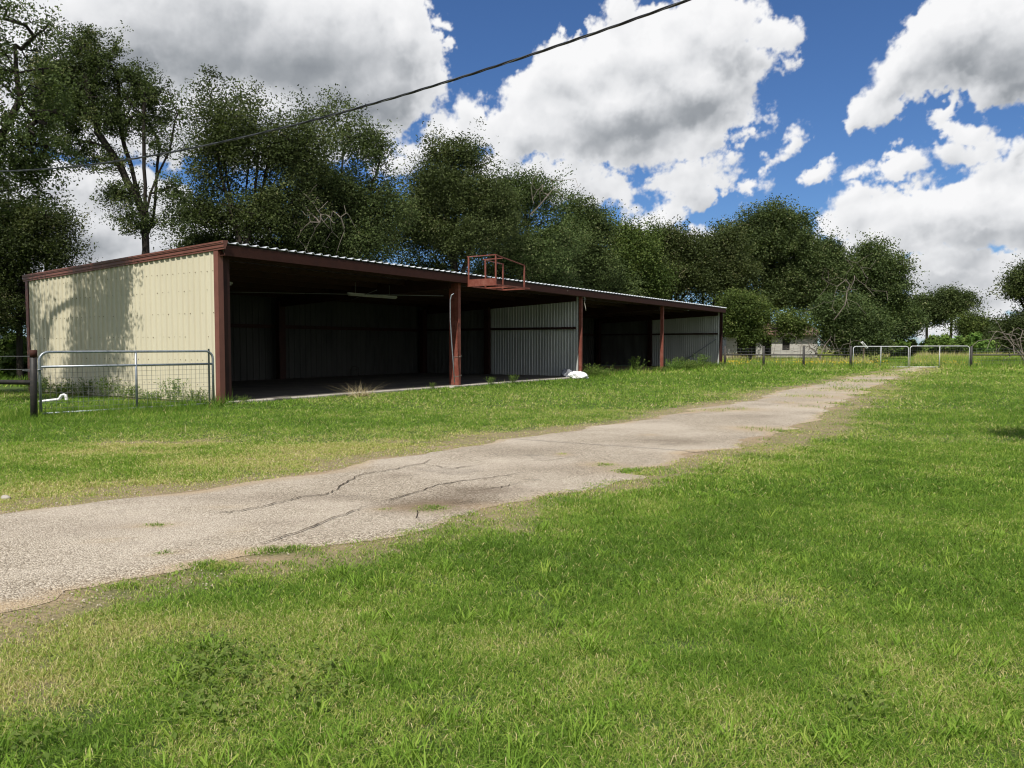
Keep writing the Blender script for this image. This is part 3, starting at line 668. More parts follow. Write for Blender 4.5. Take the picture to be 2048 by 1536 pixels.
# ropes
mb = MB(); P = [(1164, 586), (1166, 590), (1170, 597), (1169, 605), (1171, 615), (1172, 622)]; mb.tube([at(u, v, 34.0) for u, v in P], .016, 6)
P = [(1160, 585), (1166, 595), (1170, 594), (1169, 588)]; mb.tube([at(u, v, 34.0) for u, v in P], .014, 6)
tag(mb.build('rope', M['rope'], smooth=True), 'knotted pale rope hanging beside the top of the third post', 'rope')
mb = MB(); P = [(1127, 573), (1129, 577), (1131, 581), (1136, 582)]; mb.tube([at(u, v, 32.6) for u, v in P], .014, 6)
tag(mb.build('rope', M['rope'], smooth=True), 'short end of pale rope dangling from the header of the second bay', 'rope')

# sacks by the third post
def sack(name, u, v, depth, rx, ry, rz, mat, label, seed):
    c = gnd(u, v); r = random.Random(seed)
    N_, K_ = 48, 30; vs = []; fs = []
    ph = [r.uniform(0, 6.28) for _ in range(12)]
    for i in range(K_ + 1):
        th = math.pi * i / K_
        for k in range(N_):
            a = 2 * math.pi * k / N_
            f = 1 + .16 * math.sin(3 * a + ph[0] + 2 * th) + .09 * math.sin(5 * a + ph[1] - 3 * th)
            cre = abs(math.sin(4 * a + 3 * th + ph[6])) * .10 + abs(math.sin(7 * a - 5 * th + ph[7])) * .07 + abs(math.sin(11 * a + 9 * th + ph[8])) * .04
            f -= cre - .10
            z = (max(math.cos(th), -.55) + .55) / 1.55
            z *= 1 + .22 * math.sin(2 * a + ph[4]) + .12 * math.sin(5 * a + ph[5]) - cre * 1.2
            vs.append((rx * math.sin(th) ** .8 * math.cos(a) * f, ry * math.sin(th) ** .8 * math.sin(a) * f, rz * z))
    for i in range(K_):
        for k in range(N_): fs.append((i * N_ + k, (i + 1) * N_ + k, (i + 1) * N_ + (k + 1) % N_, i * N_ + (k + 1) % N_))
    mb = MB(); mb.add(vs, fs); o = mb.build(name, mat, smooth=False); o.location = (c.x, c.y, .05); o.rotation_euler = (0, 0, r.uniform(-.5, .5)); return tag(o, label, 'sack')
sack('sack', 1133, 756, 0, .26, .24, .30, M['bagg'], 'grey plastic sack slumped left of the white sack on the slab edge', 1)
sack('sack', 1158, 759, 0, .40, .26, .26, M['bagw'], 'crumpled white sack lying at the foot of the third post', 4)

# dark odds and ends inside the shed
o = empty('metal_rack', shed_world(B3 + 5.9, 4.0), SROT, 'dark metal rack with two pale legs standing in the shade of the third bay', 'rack')
for x in (0, 1.5):
    for y in (0, 1.2): mb = MB(); mb.bar((x, y, 0), (x, y, 1.05), .05, .05); mb.build('leg', M['wire'], o)
mb = MB(); mb.box(-.03, 1.53, -.03, 1.23, .5, .55); mb.box(-.03, 1.53, -.03, 1.23, .62, .66); mb.box(-.03, 1.53, 1.24, 1.28, .3, 1.1); mb.build('deck', M['darkvoid'], o)
mb = MB(); mb.tube([(.25, -.2, 0), (.40, -.06, 1.0)], .022, 6); mb.build('pipe', M['pipe'], o)
mb = MB(); mb.tube([(.75, -.2, 0), (.85, -.06, .95)], .022, 6); mb.build('pipe', M['pipe'], o)
o = empty('hose_loop', shed_world(13.6 - 1.3, 7.6, .055), 0, 'dark bent hose loop standing by the back wall of the near bays', 'hose')
mb = MB(); mb.tube([(-.20, 0, .0), (-.19, 0, .25), (-.13, 0, .42), (0, 0, .48), (.13, .02, .43), (.17, 0, .32), (.16, 0, .05)], .018, 7); mb.build('hose', M['black'], o, smooth=True)
mb = MB(); mb.tube([(-.2, 0, .34), (-.03, .02, .30), (.16, 0, .36)], .014, 7); mb.build('cross_bar', M['black'], o, smooth=True)
# white offcut of gutter by the cream wall
o = empty('downspout_offcut', gnd(105, 812) + Vector((0, 0, .05)), math.radians(12), 'bent white plastic downspout lying in the weeds behind the left gate', 'downspout')
mb = MB(); mb.tube([(-.50, 0, .10), (-.1, 0, .15), (.20, 0, .18)], .062, 6); mb.build('channel', M['white'], o)
mb = MB(); mb.tube([(.19, 0, .18), (.27, 0, .20), (.31, 0, .27), (.36, 0, .35), (.45, 0, .38), (.52, 0, .34), (.545, 0, .24), (.55, 0, .16)], .066, 6); mb.build('elbow', M['white'], o); o.scale = (.55, .55, .55)

# ------------------------------------------------------------------ gates and fences
def tube_gate(name, a, b, H, label, midx=(.5,), midrail=.29, mat='pipe', r=.026, group=None, mesh=.10, bottom=True, lowrail_from=0.0, low=.06):
    a = Vector(a); b = Vector(b); d = b - a; L_ = d.length
    o = empty(name, a, math.atan2(d.y, d.x), label, 'gate', group)
    R = .17
    pts = [(0, 0, low)] + [(0, 0, H - R)] + arc((R, 0, H - R), R, math.pi, math.pi / 2, 6, (1, 0, 0), (0, 0, 1))[1:] + arc((L_ - R, 0, H - R), R, math.pi / 2, 0, 6, (1, 0, 0), (0, 0, 1)) + [(L_, 0, low)]
    mb = MB(); mb.tube(pts, r, 9)
    if bottom: mb.tube([(lowrail_from, 0, low), (L_, 0, low)], r * .9, 8)
    mb.build('frame', M[mat], o, smooth=True)
    if midrail: mb = MB(); mb.tube([(0, 0, H - midrail), (L_, 0, H - midrail)], r * .9, 8); mb.build('rail', M[mat], o, smooth=True)
    for m_ in midx: mb = MB(); mb.tube([(m_ * L_, .0, low), (m_ * L_, .0, H)], r * .9, 8); mb.build('upright', M[mat], o, smooth=True)
    if mesh:
        mb = MB(); top = H - (midrail or .03); x = mesh; w = .0030 if mat == 'pipe' else .003
        while x < L_: mb.tube([(x + random.uniform(-.008, .008), .03, low), (x + random.uniform(-.008, .008), .03, top)], w, 3, cap=False); x += mesh
        z = low + mesh
        while z < top: mb.tube([(0, .03, z), (L_ * .33, .03, z + random.uniform(-.008, .008)), (L_ * .66, .03, z + random.uniform(-.008, .008)), (L_, .03, z)], w, 3, cap=False); z += mesh
        mb.build('wire_mesh', M['wire'], o)
    return o
g1 = tube_gate('tube_gate', (-9.27, 15.2, 0), (-6.93, 17.95, 0), 1.275, 'grey galvanised tube gate with wire mesh in front of the cream end wall', midx=(.515,))
mb = MB(); mb.tube([(-.30, 0, .92), (-.15, -.03, .90), (0, -.03, .93)], .010, 6); mb.tube(arc((0, 0, .93), .045, 0, 2 * math.pi, 10, (1, 0, 0), (0, 1, 0)), .009, 5); mb.build('hinge', M['wire'], g1)
# T post at its free end
p = Vector((-6.985, 17.86, 0)); o = empty('steel_post', p, .6, 'thin dark green steel post standing against the right end of the grey gate', 'post')
mb = MB(); mb.box(-.02, .02, -.004, .004, -.2, 1.33); mb.box(-.004, .004, .005, .035, -.2, 1.33)
mb.build('stem', M['tpost'], o)
mb = MB(); mb.box(-.09, .09, -.012, -.005, -.15, .10); mb.build('anchor_plate', M['tpost'], o)
# black pipe fence running off to the left
fp = gnd(69, 838); fo = empty('pipe_fence', fp, math.atan2(1.2, -8), 'black pipe fence of one rail with a single post at the left edge', 'fence')
mb = MB(); mb.tube([(.012, 0, -.2), (0, 0, .5), (-.02, 0, 1.30)], .062, 12); po = mb.build('post', M['black'], fo, smooth=True)
mb = MB(); mb.tube([(-.02, 0, 1.18), (-.02, 0, 1.32)], .066, 12); mb.build('cap', M['header'], po, smooth=True)
mb = MB(); mb.tube([(.0, 0, .70), (9, 0, .74)], .048, 10); mb.build('rail', M['black'], fo, smooth=True)
for x in (4.5, 9): mb = MB(); mb.tube([(x, 0, -.2), (x, 0, 1.3)], .062, 12); mb.build('post', M['black'], fo, smooth=True)
for z in (1.2, .95):
    mb = MB(); mb.tube([(0, .02, z), (4.5, .02, z - .02), (9, .02, z)], .004, 4); mb.build('wire', M['wire'], fo)
# far double gate
GY = 49.0
def far(u, depth=GY): return Vector(((u - 1024) / F * depth, depth, 0))
tube_gate('pasture_gate', far(1706), far(1816.5), 1.36, 'left leaf of the white double gate at the end of the drive', mat='whitepipe', midrail=None, r=.021, group='leaves of the white double gate', mesh=.15, lowrail_from=2.0)
g = tube_gate('pasture_gate', far(1938), far(1819.5), 1.38, 'right leaf of the white double gate at the end of the drive', mat='whitepipe', midrail=None, r=.021, group='leaves of the white double gate', mesh=.15, lowrail_from=1.9)
def field_fence(pts, posts, label, rail=.82, h=1.3, mat='fencepost'):
    o = empty('field_fence', pts[0], 0, label, 'fence'); base = Vector(pts[0])
    for p in posts:
        q = Vector(p) - base; mb = MB(); mb.tube([q + Vector((0, 0, -.2)), q + Vector((0, 0, h + .08))], .075, 9); mb.build('post', M[mat], o, smooth=True)
    P = [Vector(p) - base for p in pts]
    mb = MB(); mb.tube([q + Vector((0, 0, rail)) for q in P], .042, 8); mb.build('rail', M[mat], o, smooth=True)
    mb = MB()
    for z in (.12, .3, .48, .66, .84, 1.02, 1.2): mb.tube([q + Vector((0, .05, z)) for q in P], .005, 4)
    for a, b in zip(P[:-1], P[1:]):
        n_ = int((b - a).length / .35)
        for k in range(n_): q = a + (b - a) * k / n_; mb.tube([q + Vector((0, .05, .05)), q + Vector((0, .05, 1.22))], .004, 3, cap=False)
    mb.build('wire_mesh', M['wire'], o); return o
field_fence([far(1701), far(1607, 49.3), far(1527, 49.6), far(1446, 50)], [far(1701), far(1607, 49.3), far(1527, 49.6), far(1450, 50)], 'low wire fence with dark posts between the shed and the white gate')
field_fence([far(1942), far(2030, 49.2), far(2140, 49.4), far(2300, 50)], [far(1942), far(2060, 49.2), far(2190, 49.5), far(2300, 50)], 'single rail wire fence running right from the white gate')
# tilted white sign board behind the gate
p = far(1727, 56); o = empty('tilted_board', p, .3, 'small white board tilted on a stake behind the left gate leaf', 'board')
mb = MB(); mb.bar((0, 0, -.1), (0, 0, 1.25), .05, .05); mb.build('stake', M['wood'], o)
mb = MB(); mb.bar((-.22, -.04, 1.66), (.22, -.04, 1.22), .03, .26, up=(0, 1, 0)); mb.hexa([(-.30, -.05, 1.60), (.18, -.05, 1.16), (.30, -.05, 1.28), (-.18, -.05, 1.72)], [(-.30, -.08, 1.60), (.18, -.08, 1.16), (.30, -.08, 1.28), (-.18, -.08, 1.72)]); mb.build('panel', M['white'], o)

# ------------------------------------------------------------------ old white house among the trees
def house():
    z = 70.0; x0 = (1452 - 1024) / F * z; x1 = (1640 - 1024) / F * z
    o = empty('old_house', (x0, z, 0), math.radians(4), 'derelict white house with rusty tin roof half hidden by the trees', 'house')
    W = x1 - x0; H = 2.45
    mb = MB(); xs = [0, 2.6, 3.0, 4.05, 5.35, W]
    for a, b in ((0, 1.0), (2.75, 3.35), (4.2, 5.2), (5.9, W)): mb.box(a, b, 0, .15, .35, H)
    mb.box(1.0, 2.75, 0, .15, 2.2, H); mb.box(3.35, 4.2, 0, .15, 2.2, H); mb.box(5.2, 5.9, 0, .15, .35, 1.0); mb.box(5.2, 5.9, 0, .15, 2.0, H)
    mb.box(0, .15, .15, 6, .35, H); mb.box(W - .15, W, .15, 6, .35, H); mb.box(0.15, W - .15, 5.85, 6, .35, H); w = mb.build('wall', M['oldwhite'], o)
    for a, b in ((1.0, 2.75), (3.35, 4.2)): mb = MB(); mb.box(a, b, .6, .7, .3, 2.2); mb.build('doorway', M['darkvoid'], o)
    mb = MB(); mb.box(5.2, 5.9, .08, .12, 1.0, 2.0); mb.build('window', M['darkvoid'], o)
    mb = MB()
    for y, s in ((-.5, 0), (6.5, 0)): pass
    P = [(-.4, -.5, H - .1), (W + .4, -.5, H - .1), (W + .4, 3, H + 1.0), (-.4, 3, H + 1.0), (W + .4, 6.5, H - .1), (-.4, 6.5, H - .1)]
    mb.add(P + [(a, b, c + .06) for a, b, c in P], [(0, 1, 2, 3), (3, 2, 4, 5), (9, 8, 7, 6), (11, 10, 8, 9), (0, 6, 7, 1), (5, 4, 10, 11)]); mb.build('roof', M['rusttin'], o)
    for x in (.02, W - .14): mb = MB(); mb.add([(x, 0.02, H), (x, 5.98, H), (x, 3, H + .9), (x + .12, .02, H), (x + .12, 5.98, H), (x + .12, 3, H + .9)], [(0, 2, 1), (3, 4, 5), (0, 1, 4, 3), (1, 2, 5, 4), (2, 0, 3, 5)]); mb.build('gable', M['oldwhite'], o)
    for k in range(6): mb = MB(); mb.box(.1 + k * (W - .6) / 5, .5 + k * (W - .6) / 5, .0, .4, 0, .35); mb.build('pier', M['concrete'], o)
house()

# ------------------------------------------------------------------ trees
def tubes_np(a, b, ra, rb, n=5):
    """many frustums at once"""
    d = b - a; ln = np.linalg.norm(d, axis=1, keepdims=True) + 1e-9; d = d / ln
    ref = np.where(np.abs(d[:, 2:3]) < .9, np.array([[0, 0, 1.]]), np.array([[0, 1., 0]]))
    r = np.cross(d, ref); r /= np.linalg.norm(r, axis=1, keepdims=True); u = np.cross(r, d)
    ang = np.arange(n) * 2 * np.pi / n; c = np.cos(ang)[None, :, None]; s = np.sin(ang)[None, :, None]
    ring = r[:, None] * c + u[:, None] * s
    A = a[:, None] + ring * ra[:, None, None]; B = (b + d * ra[:, None] * .25)[:, None] + ring * rb[:, None, None]
    v = np.concatenate([A, B], 1).reshape(-1, 3)
    m = len(a); k = np.arange(n); k1 = (k + 1) % n
    q = np.stack([k, k1, k1 + n, k + n], -1)[None] + (np.arange(m) * 2 * n)[:, None, None]
    return v, q.reshape(-1, 4)
def skeleton(base, stems, targets, step=.7, jitter=.16, r=None, upcost=.9):
    """trunk stems + branches that reach every target; returns positions, parents"""
    r = r or rng
    pos = [np.array(base, float)]; par = [-1]
    for st in stems:
        prev = 0
        for p in st:
            p = np.array(p, float); q = pos[prev]; n_ = max(1, int(np.linalg.norm(p - q) / step))
            for k in range(1, n_ + 1):
                pos.append(q + (p - q) * k / n_ + r.normal(0, jitter * .35, 3) * (k < n_)); par.append(prev); prev = len(pos) - 1
    top = np.mean([np.array(s[-1]) for s in stems], 0)
    order = np.argsort(np.min([np.linalg.norm(targets - np.array(s[-1]), axis=1) for s in stems], 0))
    P = np.zeros((len(pos) + len(targets) * 14, 3)); P[:len(pos)] = pos; n = len(pos)
    depth = [0] * len(P)
    for i in order:
        t = targets[i]; d = P[:n] - t; c = np.linalg.norm(d, axis=1) + upcost * np.maximum(0, d[:, 2])
        c[:3] += 3
        j = int(np.argmin(c)); q = P[j]; L_ = np.linalg.norm(t - q)
        k_ = min(12, max(1, int(L_ / step))); bow = np.array([0, 0, .12 * L_])
        prev = j
        for k in range(1, k_ + 1):
            f = k / k_; p = q + (t - q) * f + bow * math.sin(math.pi * f) * .6 + r.normal(0, jitter, 3) * (k < k_)
            P[n] = p; par.append(prev); prev = n; n += 1
    return P[:n], np.array(par[:n])
def branch_mesh(P, par, twig, expo=.46, rmax=1, nsides=6):
    n = len(P); cnt = np.zeros(n); haschild = np.zeros(n, bool)
    haschild[par[par >= 0]] = True; cnt[~haschild] = 1
    for i in range(n - 1, 0, -1): cnt[par[i]] += cnt[i]
    rad = np.minimum(twig * cnt ** expo, rmax)
    c = np.arange(1, n); p = par[1:]
    ra = rad[c] * 1.02; ra = np.minimum(rad[p], rad[c] * 1.15); return tubes_np(P[p], P[c], ra, rad[c], nsides)
def leaves(centres, radii, per, size, r, flat=.85, sub=9, subr=.26):
    """leafy pads: each clump is a cluster of flattened sprays, leaves mostly facing the sky"""
    n = len(centres)
    sc = np.clip(r.normal(0, .52, (n, sub, 3)), -.95, .95); sc[..., 2] *= flat
    sc = centres[:, None] + sc * radii[:, None, None]
    tintc = r.normal(0, .17, (n, 1)) + r.normal(0, .10, (n, sub))
    m = max(1, per // sub)
    lp = np.clip(r.normal(0, 1, (n, sub, m, 3)), -1.7, 1.7) * (subr * radii[:, None, None, None]); lp[..., 2] *= .8
    pos = (sc[:, :, None] + lp).reshape(-1, 3); N_ = len(pos)
    tint = np.clip(.42 + np.repeat(tintc.reshape(-1), m) + r.normal(0, .15, N_), 0, 1)
    a = r.normal(0, 1, (N_, 3)); a[:, 2] *= .75; a /= np.linalg.norm(a, axis=1, keepdims=True)
    b = r.normal(0, 1, (N_, 3)); b[:, 2] *= .75; b -= a * np.sum(a * b, 1, keepdims=True); b /= np.linalg.norm(b, axis=1, keepdims=True)
    s = size * r.uniform(.65, 1.35, (N_, 1))
    v = np.stack([pos - a * s, pos + b * s * .55, pos + a * s, pos - b * s * .55], 1).reshape(-1, 3)
    q = np.arange(N_ * 4).reshape(-1, 4)
    return v, q, tint
def noise3(p, scale, r):
    """smooth 3-D value noise at points p"""
    lat = r.random((24, 24, 24)); q = p / scale + 11.3; i = np.floor(q).astype(int); f = q - i; f = f * f * (3 - 2 * f); s = 0
    for a in (0, 1):
        for b in (0, 1):
            for c in (0, 1):
                w = (f[:, 0] if a else 1 - f[:, 0]) * (f[:, 1] if b else 1 - f[:, 1]) * (f[:, 2] if c else 1 - f[:, 2])
                s = s + w * lat[(i[:, 0] + a) % 24, (i[:, 1] + b) % 24, (i[:, 2] + c) % 24]
    return s
def sample_crown(blobs_, n, r, inner=.30, lump=0, keep=.5):
    w = np.array([b[1][0] * b[1][2] + b[1][0] * b[1][1] for b in blobs_]); N_ = int(n / keep) if lump else n
    k = r.choice(len(blobs_), N_, p=w / w.sum())
    C = np.array([b[0] for b in blobs_])[k]; R = np.array([b[1] for b in blobs_])[k]
    u = r.normal(0, 1, (N_, 3)); u /= np.linalg.norm(u, axis=1, keepdims=True)
    rad = (inner + (1 - inner) * r.random((N_, 1))) ** .6
    rad *= 1 + .26 * (r.random((N_, 1)) < .16) * r.random((N_, 1)) * (u[:, 2:3] > -.2)      # sprigs that break the outline
    p = C + R * u * rad
    if lump:
        v = noise3(p, lump, r) * .75 + noise3(p, lump * .5, r) * .25; p = p[np.argsort(-v)[:n]]
    return p
TREES = []
def tree(name, label, u, depth, blobs_px, clumps, per, leaf, seed, stems=None, mat='oakleaf', group='oaks behind the shed', twig=.02, rc=.62, dfac=.85, cat='tree', low=None, deadpx=None, sub=9, subr=.26, base=None, lump=2.2):
    """u = trunk position across the photo, depth = metres away; blobs are crown lobes (px centre, px radii, depth offset)"""
    r = np.random.default_rng(seed)
    bx = Vector(((u - 1024) / F * depth, depth, 0)) if base is None else Vector(base)
    o = empty(name, bx, 0, label, cat, group); b = np.array(bx)
    bl = []
    if group == G1 and u > 400:      # understorey filling in behind the roof
        ry_ = 478 + .13 * (u - 440); w_ = 75 * 45 / depth; blobs_px = blobs_px + [(u - w_ * .8, ry_ + 12, w_, 42, 2), (u + w_ * .8, ry_ + 22, w_, 42, 2)]
    clumps = int(clumps * .92); per = int(per * 1.2); rc = rc * 1.12
    for q in blobs_px:
        cu, cv, ru, rv = q[:4]; dz = q[4] if len(q) > 4 else 0
        z = depth + dz; c = np.array(at(cu, cv, z)) - b; rx = ru / F * z; rz = rv / F * z
        sh_ = rc * .75; rx = max(rx - sh_, rx * .45); rz = max(rz - sh_, rz * .45)
        bl.append((c, (rx, rx * dfac, rz)))
    if depth > 45: k_ = 1.65 if depth < 100 else 1.8; leaf = leaf / k_; per = int(per * k_ ** 1.7)
    T = sample_crown(bl, clumps, r, lump=rc * lump, keep=.70); T = T[T[:, 2] > .5]
    cz = np.mean([q[0][2] for q in bl]); cxm = np.mean([q[0][:2] for q in bl], 0)
    if stems is None:
        hh = max(1.2, min(q[0][2] - q[1][2] for q in bl)) * .9 + .6
        st = [[(0, 0, hh * .5), (*(cxm * .15), hh)]]
        for q in bl[:5]: st.append([(0, 0, hh * .5), (*(cxm * .15), hh), tuple(np.array([*(cxm * .15), hh]) * .5 + np.array(q[0]) * .5 + r.normal(0, .3, 3)), tuple(q[0])])
    else:
        st = [[tuple(np.array(at(*p)) - b) for p in s] for s in stems]
    P, par = skeleton((0, 0, -.1), st, T, step=max(.6, depth * .014), jitter=max(.1, depth * .0035), r=r)
    v, f = branch_mesh(P, par, twig * max(1, depth / 40)); np_mesh('trunk', v, f, np.full(len(f), 4), M['bark'], o, smooth=True)
    rad = r.uniform(.7, 1.3, len(T)) * rc
    v, f, t = leaves(T, rad, per, leaf, r, sub=sub, subr=subr)
    np_mesh('crown', v, f, np.full(len(f), 4), M[mat], o, tint=t)
    if deadpx:
        for (pts, spread, cnt) in deadpx:
            Pd = [np.array(at(*p)) - b for p in pts]; tgt = Pd[-1] + r.normal(0, 1, (cnt, 3)) * np.array(spread)
            P2, pr2 = skeleton(Pd[0], [[tuple(q) for q in Pd[1:]]], tgt, step=.5, jitter=.16, r=r, upcost=-.3)
            v, f = branch_mesh(P2, pr2, .011, .45); np_mesh('dead_branch', v, f, np.full(len(f), 4), M['dead'], o, smooth=True)
    TREES.append(o); return o
G1 = 'oaks behind the shed'
# near tree at the left edge, trunk just outside the picture
tree('oak_tree', 'tall oak at the left edge of the photo, its shade on the cream wall', 0, 18.4,
     [(-70,90,150,130),(25,80,85,95,.6),(70,180,75,85,.4),(60,260,80,60,.3),(-40,270,170,110),(50,320,95,70,.4),(-130,420,150,90),(70,385,75,36,.6),(-200,200,160,150,-1),(10,210,80,70),(95,120,50,70,.3),(85,50,50,60,.4),(110,215,55,70,.5),(95,320,60,40,.6),(-330,160,170,150,.9),(-330,380,150,100,1.2)], 520, 120, .036, 101,
     stems=[[(-90,600,18.4),(-60,450,18.4),(-15,330,18.5),(40,200,18.7),(30,90,18.8)],[(-90,600,18.4),(-100,400,18.4),(-120,250,18),(-120,100,18)]], rc=.46, sub=6, subr=.20, lump=1.1, base=(-13.1, 18.2, 0), twig=.016, group=None)
tree('oak_tree', 'dark low crowned oak behind the left corner of the cream wall', 40, 29.5,
     [(40,470,110,70),(95,500,70,45),(20,340,90,60,1),(85,375,55,45,1),(30,400,110,55),(70,440,95,50),(0,620,90,80),(10,560,90,70),(60,430,60,45),(-60,520,120,130),(130,520,45,30),(20,640,55,45,2)], 400, 210, .045, 102, rc=.6, group=G1)
tree('oak_tree', 'tall oak with bare forked trunk rising above the cream wall', 292, 30.0,
     [(180,105,75,60),(125,170,75,75),(160,300,70,45),(140,180,90,80),(230,170,95,80),(300,215,75,75),(345,250,45,50),(190,240,90,45),(290,285,60,35),(110,260,60,60),(235,385,55,30),(345,385,40,40),(215,320,50,28),(270,440,50,35),(330,455,40,30)], 390, 190, .043, 103,
     stems=[[(291,480,30),(288,430,30),(240,330,30),(195,265,29.6),(170,150,29.5)],[(291,480,30),(288,430,30),(262,330,30.2),(240,250,30.4),(235,150,30.4)],[(291,480,30),(290,400,30),(288,300,29.8),(290,200,29.7)],[(291,480,30),(292,430,30),(315,350,30.2),(340,300,30.4),(350,240,30.3)],[(291,480,30),(306,440,30.4),(312,370,30.5),(320,290,30.6)]],
     rc=.48, sub=8, subr=.22, lump=1.1, twig=.020, group=G1)
tree('oak_tree', 'broad oak with a high left tuft standing behind the cream wall corner', 490, 37.0,
     [(415,165,55,50),(430,225,60,60),(500,190,60,40),(560,215,70,55),(520,280,120,80),(430,320,80,90),(600,300,80,85),(470,420,120,70),(390,420,50,50),(580,420,90,80),(420,485,80,40,2)], 420, 230, .060, 104, rc=.85, group=G1)
tree('oak_tree', 'rounded dense oak with dead grey branches behind the near bay', 680, 40.0,
     [(640,235,70,50),(690,290,90,60),(760,320,60,60),(730,390,90,90),(650,380,90,80),(790,420,40,60),(700,480,110,50),(620,480,70,50)], 400, 230, .064, 105, rc=.9, group=G1,
     deadpx=[([(590,400,37),(615,420,36.5),(640,445,36.2)],(.8,.4,.7),60)])
tree('oak_tree', 'oak with a separate pointed top tuft behind the second post', 915, 46.0,
     [(905,300,72,36),(870,285,40,25),(945,320,50,34),(880,370,75,50),(960,400,80,50),(850,450,80,80),(940,480,90,60),(800,490,60,50,2),(1000,440,50,60)], 400, 140, .105, 106, rc=1.0, group=G1)
tree('oak_tree', 'olive oak with bare twigs behind the red basket', 1045, 49.0,
     [(1050,385,60,35),(1010,370,30,30),(1100,400,50,40),(1030,440,80,60),(1110,460,70,70),(1060,510,90,50),(985,510,50,50)], 330, 140, .112, 107, rc=1.05, group=G1,
     deadpx=[([(1060,430,46),(1080,410,45.8),(1100,385,45.6)],(.8,.5,.6),30)])
tree('oak_tree', 'dense oak behind the third bay with a smooth sloping top', 1170, 55.0,
     [(1140,420,50,35),(1180,450,50,40),(1150,500,80,60),(1210,490,45,50),(1190,540,80,50),(1100,545,60,40)], 300, 140, .125, 108, rc=1.15, group=G1)
tree('oak_tree', 'dark green rounded oak with a small knob on top behind the third bay', 1235, 61.0,
     [(1225,440,30,22),(1235,475,50,35),(1270,490,40,36),(1250,530,70,50),(1290,560,50,40)], 240, 140, .14, 109, rc=1.25, group=G1, mat='greenleaf')
tree('oak_tree', 'low wide oak behind the roof of the fourth bay', 1335, 66.0,
     [(1340,490,55,28),(1300,505,40,28),(1370,515,50,40),(1330,550,80,45),(1390,560,40,30)], 240, 140, .15, 110, rc=1.3, group=G1)
tree('oak_tree', 'thin oak with several bare trunks over the far end of the roof', 1420, 68.0,
     [(1425,500,50,35),(1460,490,35,30),(1395,520,35,30),(1440,550,60,32),(1480,540,40,40)], 190, 120, .15, 111, rc=1.25, group=G1,
     stems=[[(1408,640,68),(1406,590,68),(1398,530,68)],[(1424,640,68),(1428,580,68),(1424,500,68)],[(1424,640,68),(1440,585,68),(1462,545,68),(1470,495,68)]])
G2 = 'trees beyond the field fence'
tree('oak_tree', 'largest round topped oak standing behind the old white house', 1535, 80.0,
     [(1545,440,60,26),(1500,455,45,28),(1590,450,30,22),(1460,470,45,35),(1600,490,40,40),(1540,490,90,40),(1480,530,80,50),(1570,550,90,50),(1520,590,90,40),(1440,560,50,45),(1610,590,50,50)], 420, 140, .17, 112, rc=1.4, group=G2)
tree('oak_tree', 'wide spreading oak with open limbs between the house and the gate', 1712, 78.0,
     [(1680,500,60,25),(1730,510,50,26),(1640,520,50,36),(1780,540,40,28),(1700,545,80,32),(1760,580,60,36),(1660,570,60,40),(1800,560,25,25),(1790,615,36,30),(1730,615,50,30)], 330, 130, .165, 113, rc=1.35, group=G2)
tree('oak_tree', 'dense dark green low tree left of the white gate', 1690, 63.0,
     [(1680,620,60,40),(1720,640,55,42),(1650,635,34,30),(1700,668,62,30),(1740,670,30,26)], 210, 150, .14, 114, rc=1.15, group=G2, mat='oakleaf',
     deadpx=[([(1668,640,60),(1690,610,59.5),(1700,570,59.5)],(1.3,.6,1.2),50)])
tree('small_tree', 'yellow green small tree leaning over the white house wall', 1500, 61.0,
     [(1480,615,46,36),(1530,635,46,30),(1455,645,24,30),(1590,650,48,26),(1500,668,30,16)], 150, 120, .13, 115, rc=.85, group=G2, mat='greenleaf')
tree('small_tree', 'drooping small tree between the wide oak and the far grove', 1790, 95.0,
     [(1800,625,32,26),(1780,655,36,24),(1820,645,20,24)], 90, 130, .19, 116, rc=1.2, group=G2)
tree('oak_tree', 'left tree of the distant grove behind the gate', 1852, 130.0, [(1846,611,24,14),(1864,628,20,13),(1838,640,14,12)], 60, 110, .26, 117, rc=1.6, group='distant grove past the gate')
tree('oak_tree', 'tallest tree of the distant grove behind the gate', 1900, 130.0, [(1893,597,26,11),(1930,604,26,14),(1908,612,36,11),(1944,624,18,11),(1880,628,18,10)], 100, 110, .26, 118, rc=1.6, group='distant grove past the gate')
tree('oak_tree', 'low dark round tree right of the distant grove', 1965, 125.0, [(1965,665,32,20),(1940,650,22,14),(1985,670,25,18)], 100, 120, .26, 119, rc=1.6, group='distant grove past the gate', mat='greenleaf')
tree('oak_tree', 'low dark hedge tree under the right edge oak', 2010, 120.0, [(2005,672,30,22),(2035,668,30,24),(2060,660,36,30)], 110, 120, .26, 120, rc=1.6, group='distant grove past the gate')
tree('oak_tree', 'oak cut off by the right edge of the photo', 2075, 58.0,
     [(2035,580,40,36),(2075,560,60,45),(2020,625,36,34),(2060,640,60,45),(2110,610,70,70),(2030,670,40,25),(1998,610,16,14)], 250, 140, .125, 121, rc=1.0, group=None)
# oak standing to the right of the view: only its shadow reaches the grass
tree('oak_tree', 'oak outside the right edge whose shadow tip falls on the grass', 2500, 9.0,
     [(2225,130,140,130,.3),(2280,145,150,150),(2440,120,190,140),(2560,200,200,160)], 110, 140, .05, 122, rc=.40, group=None, base=(9.2, 8.0, 0))

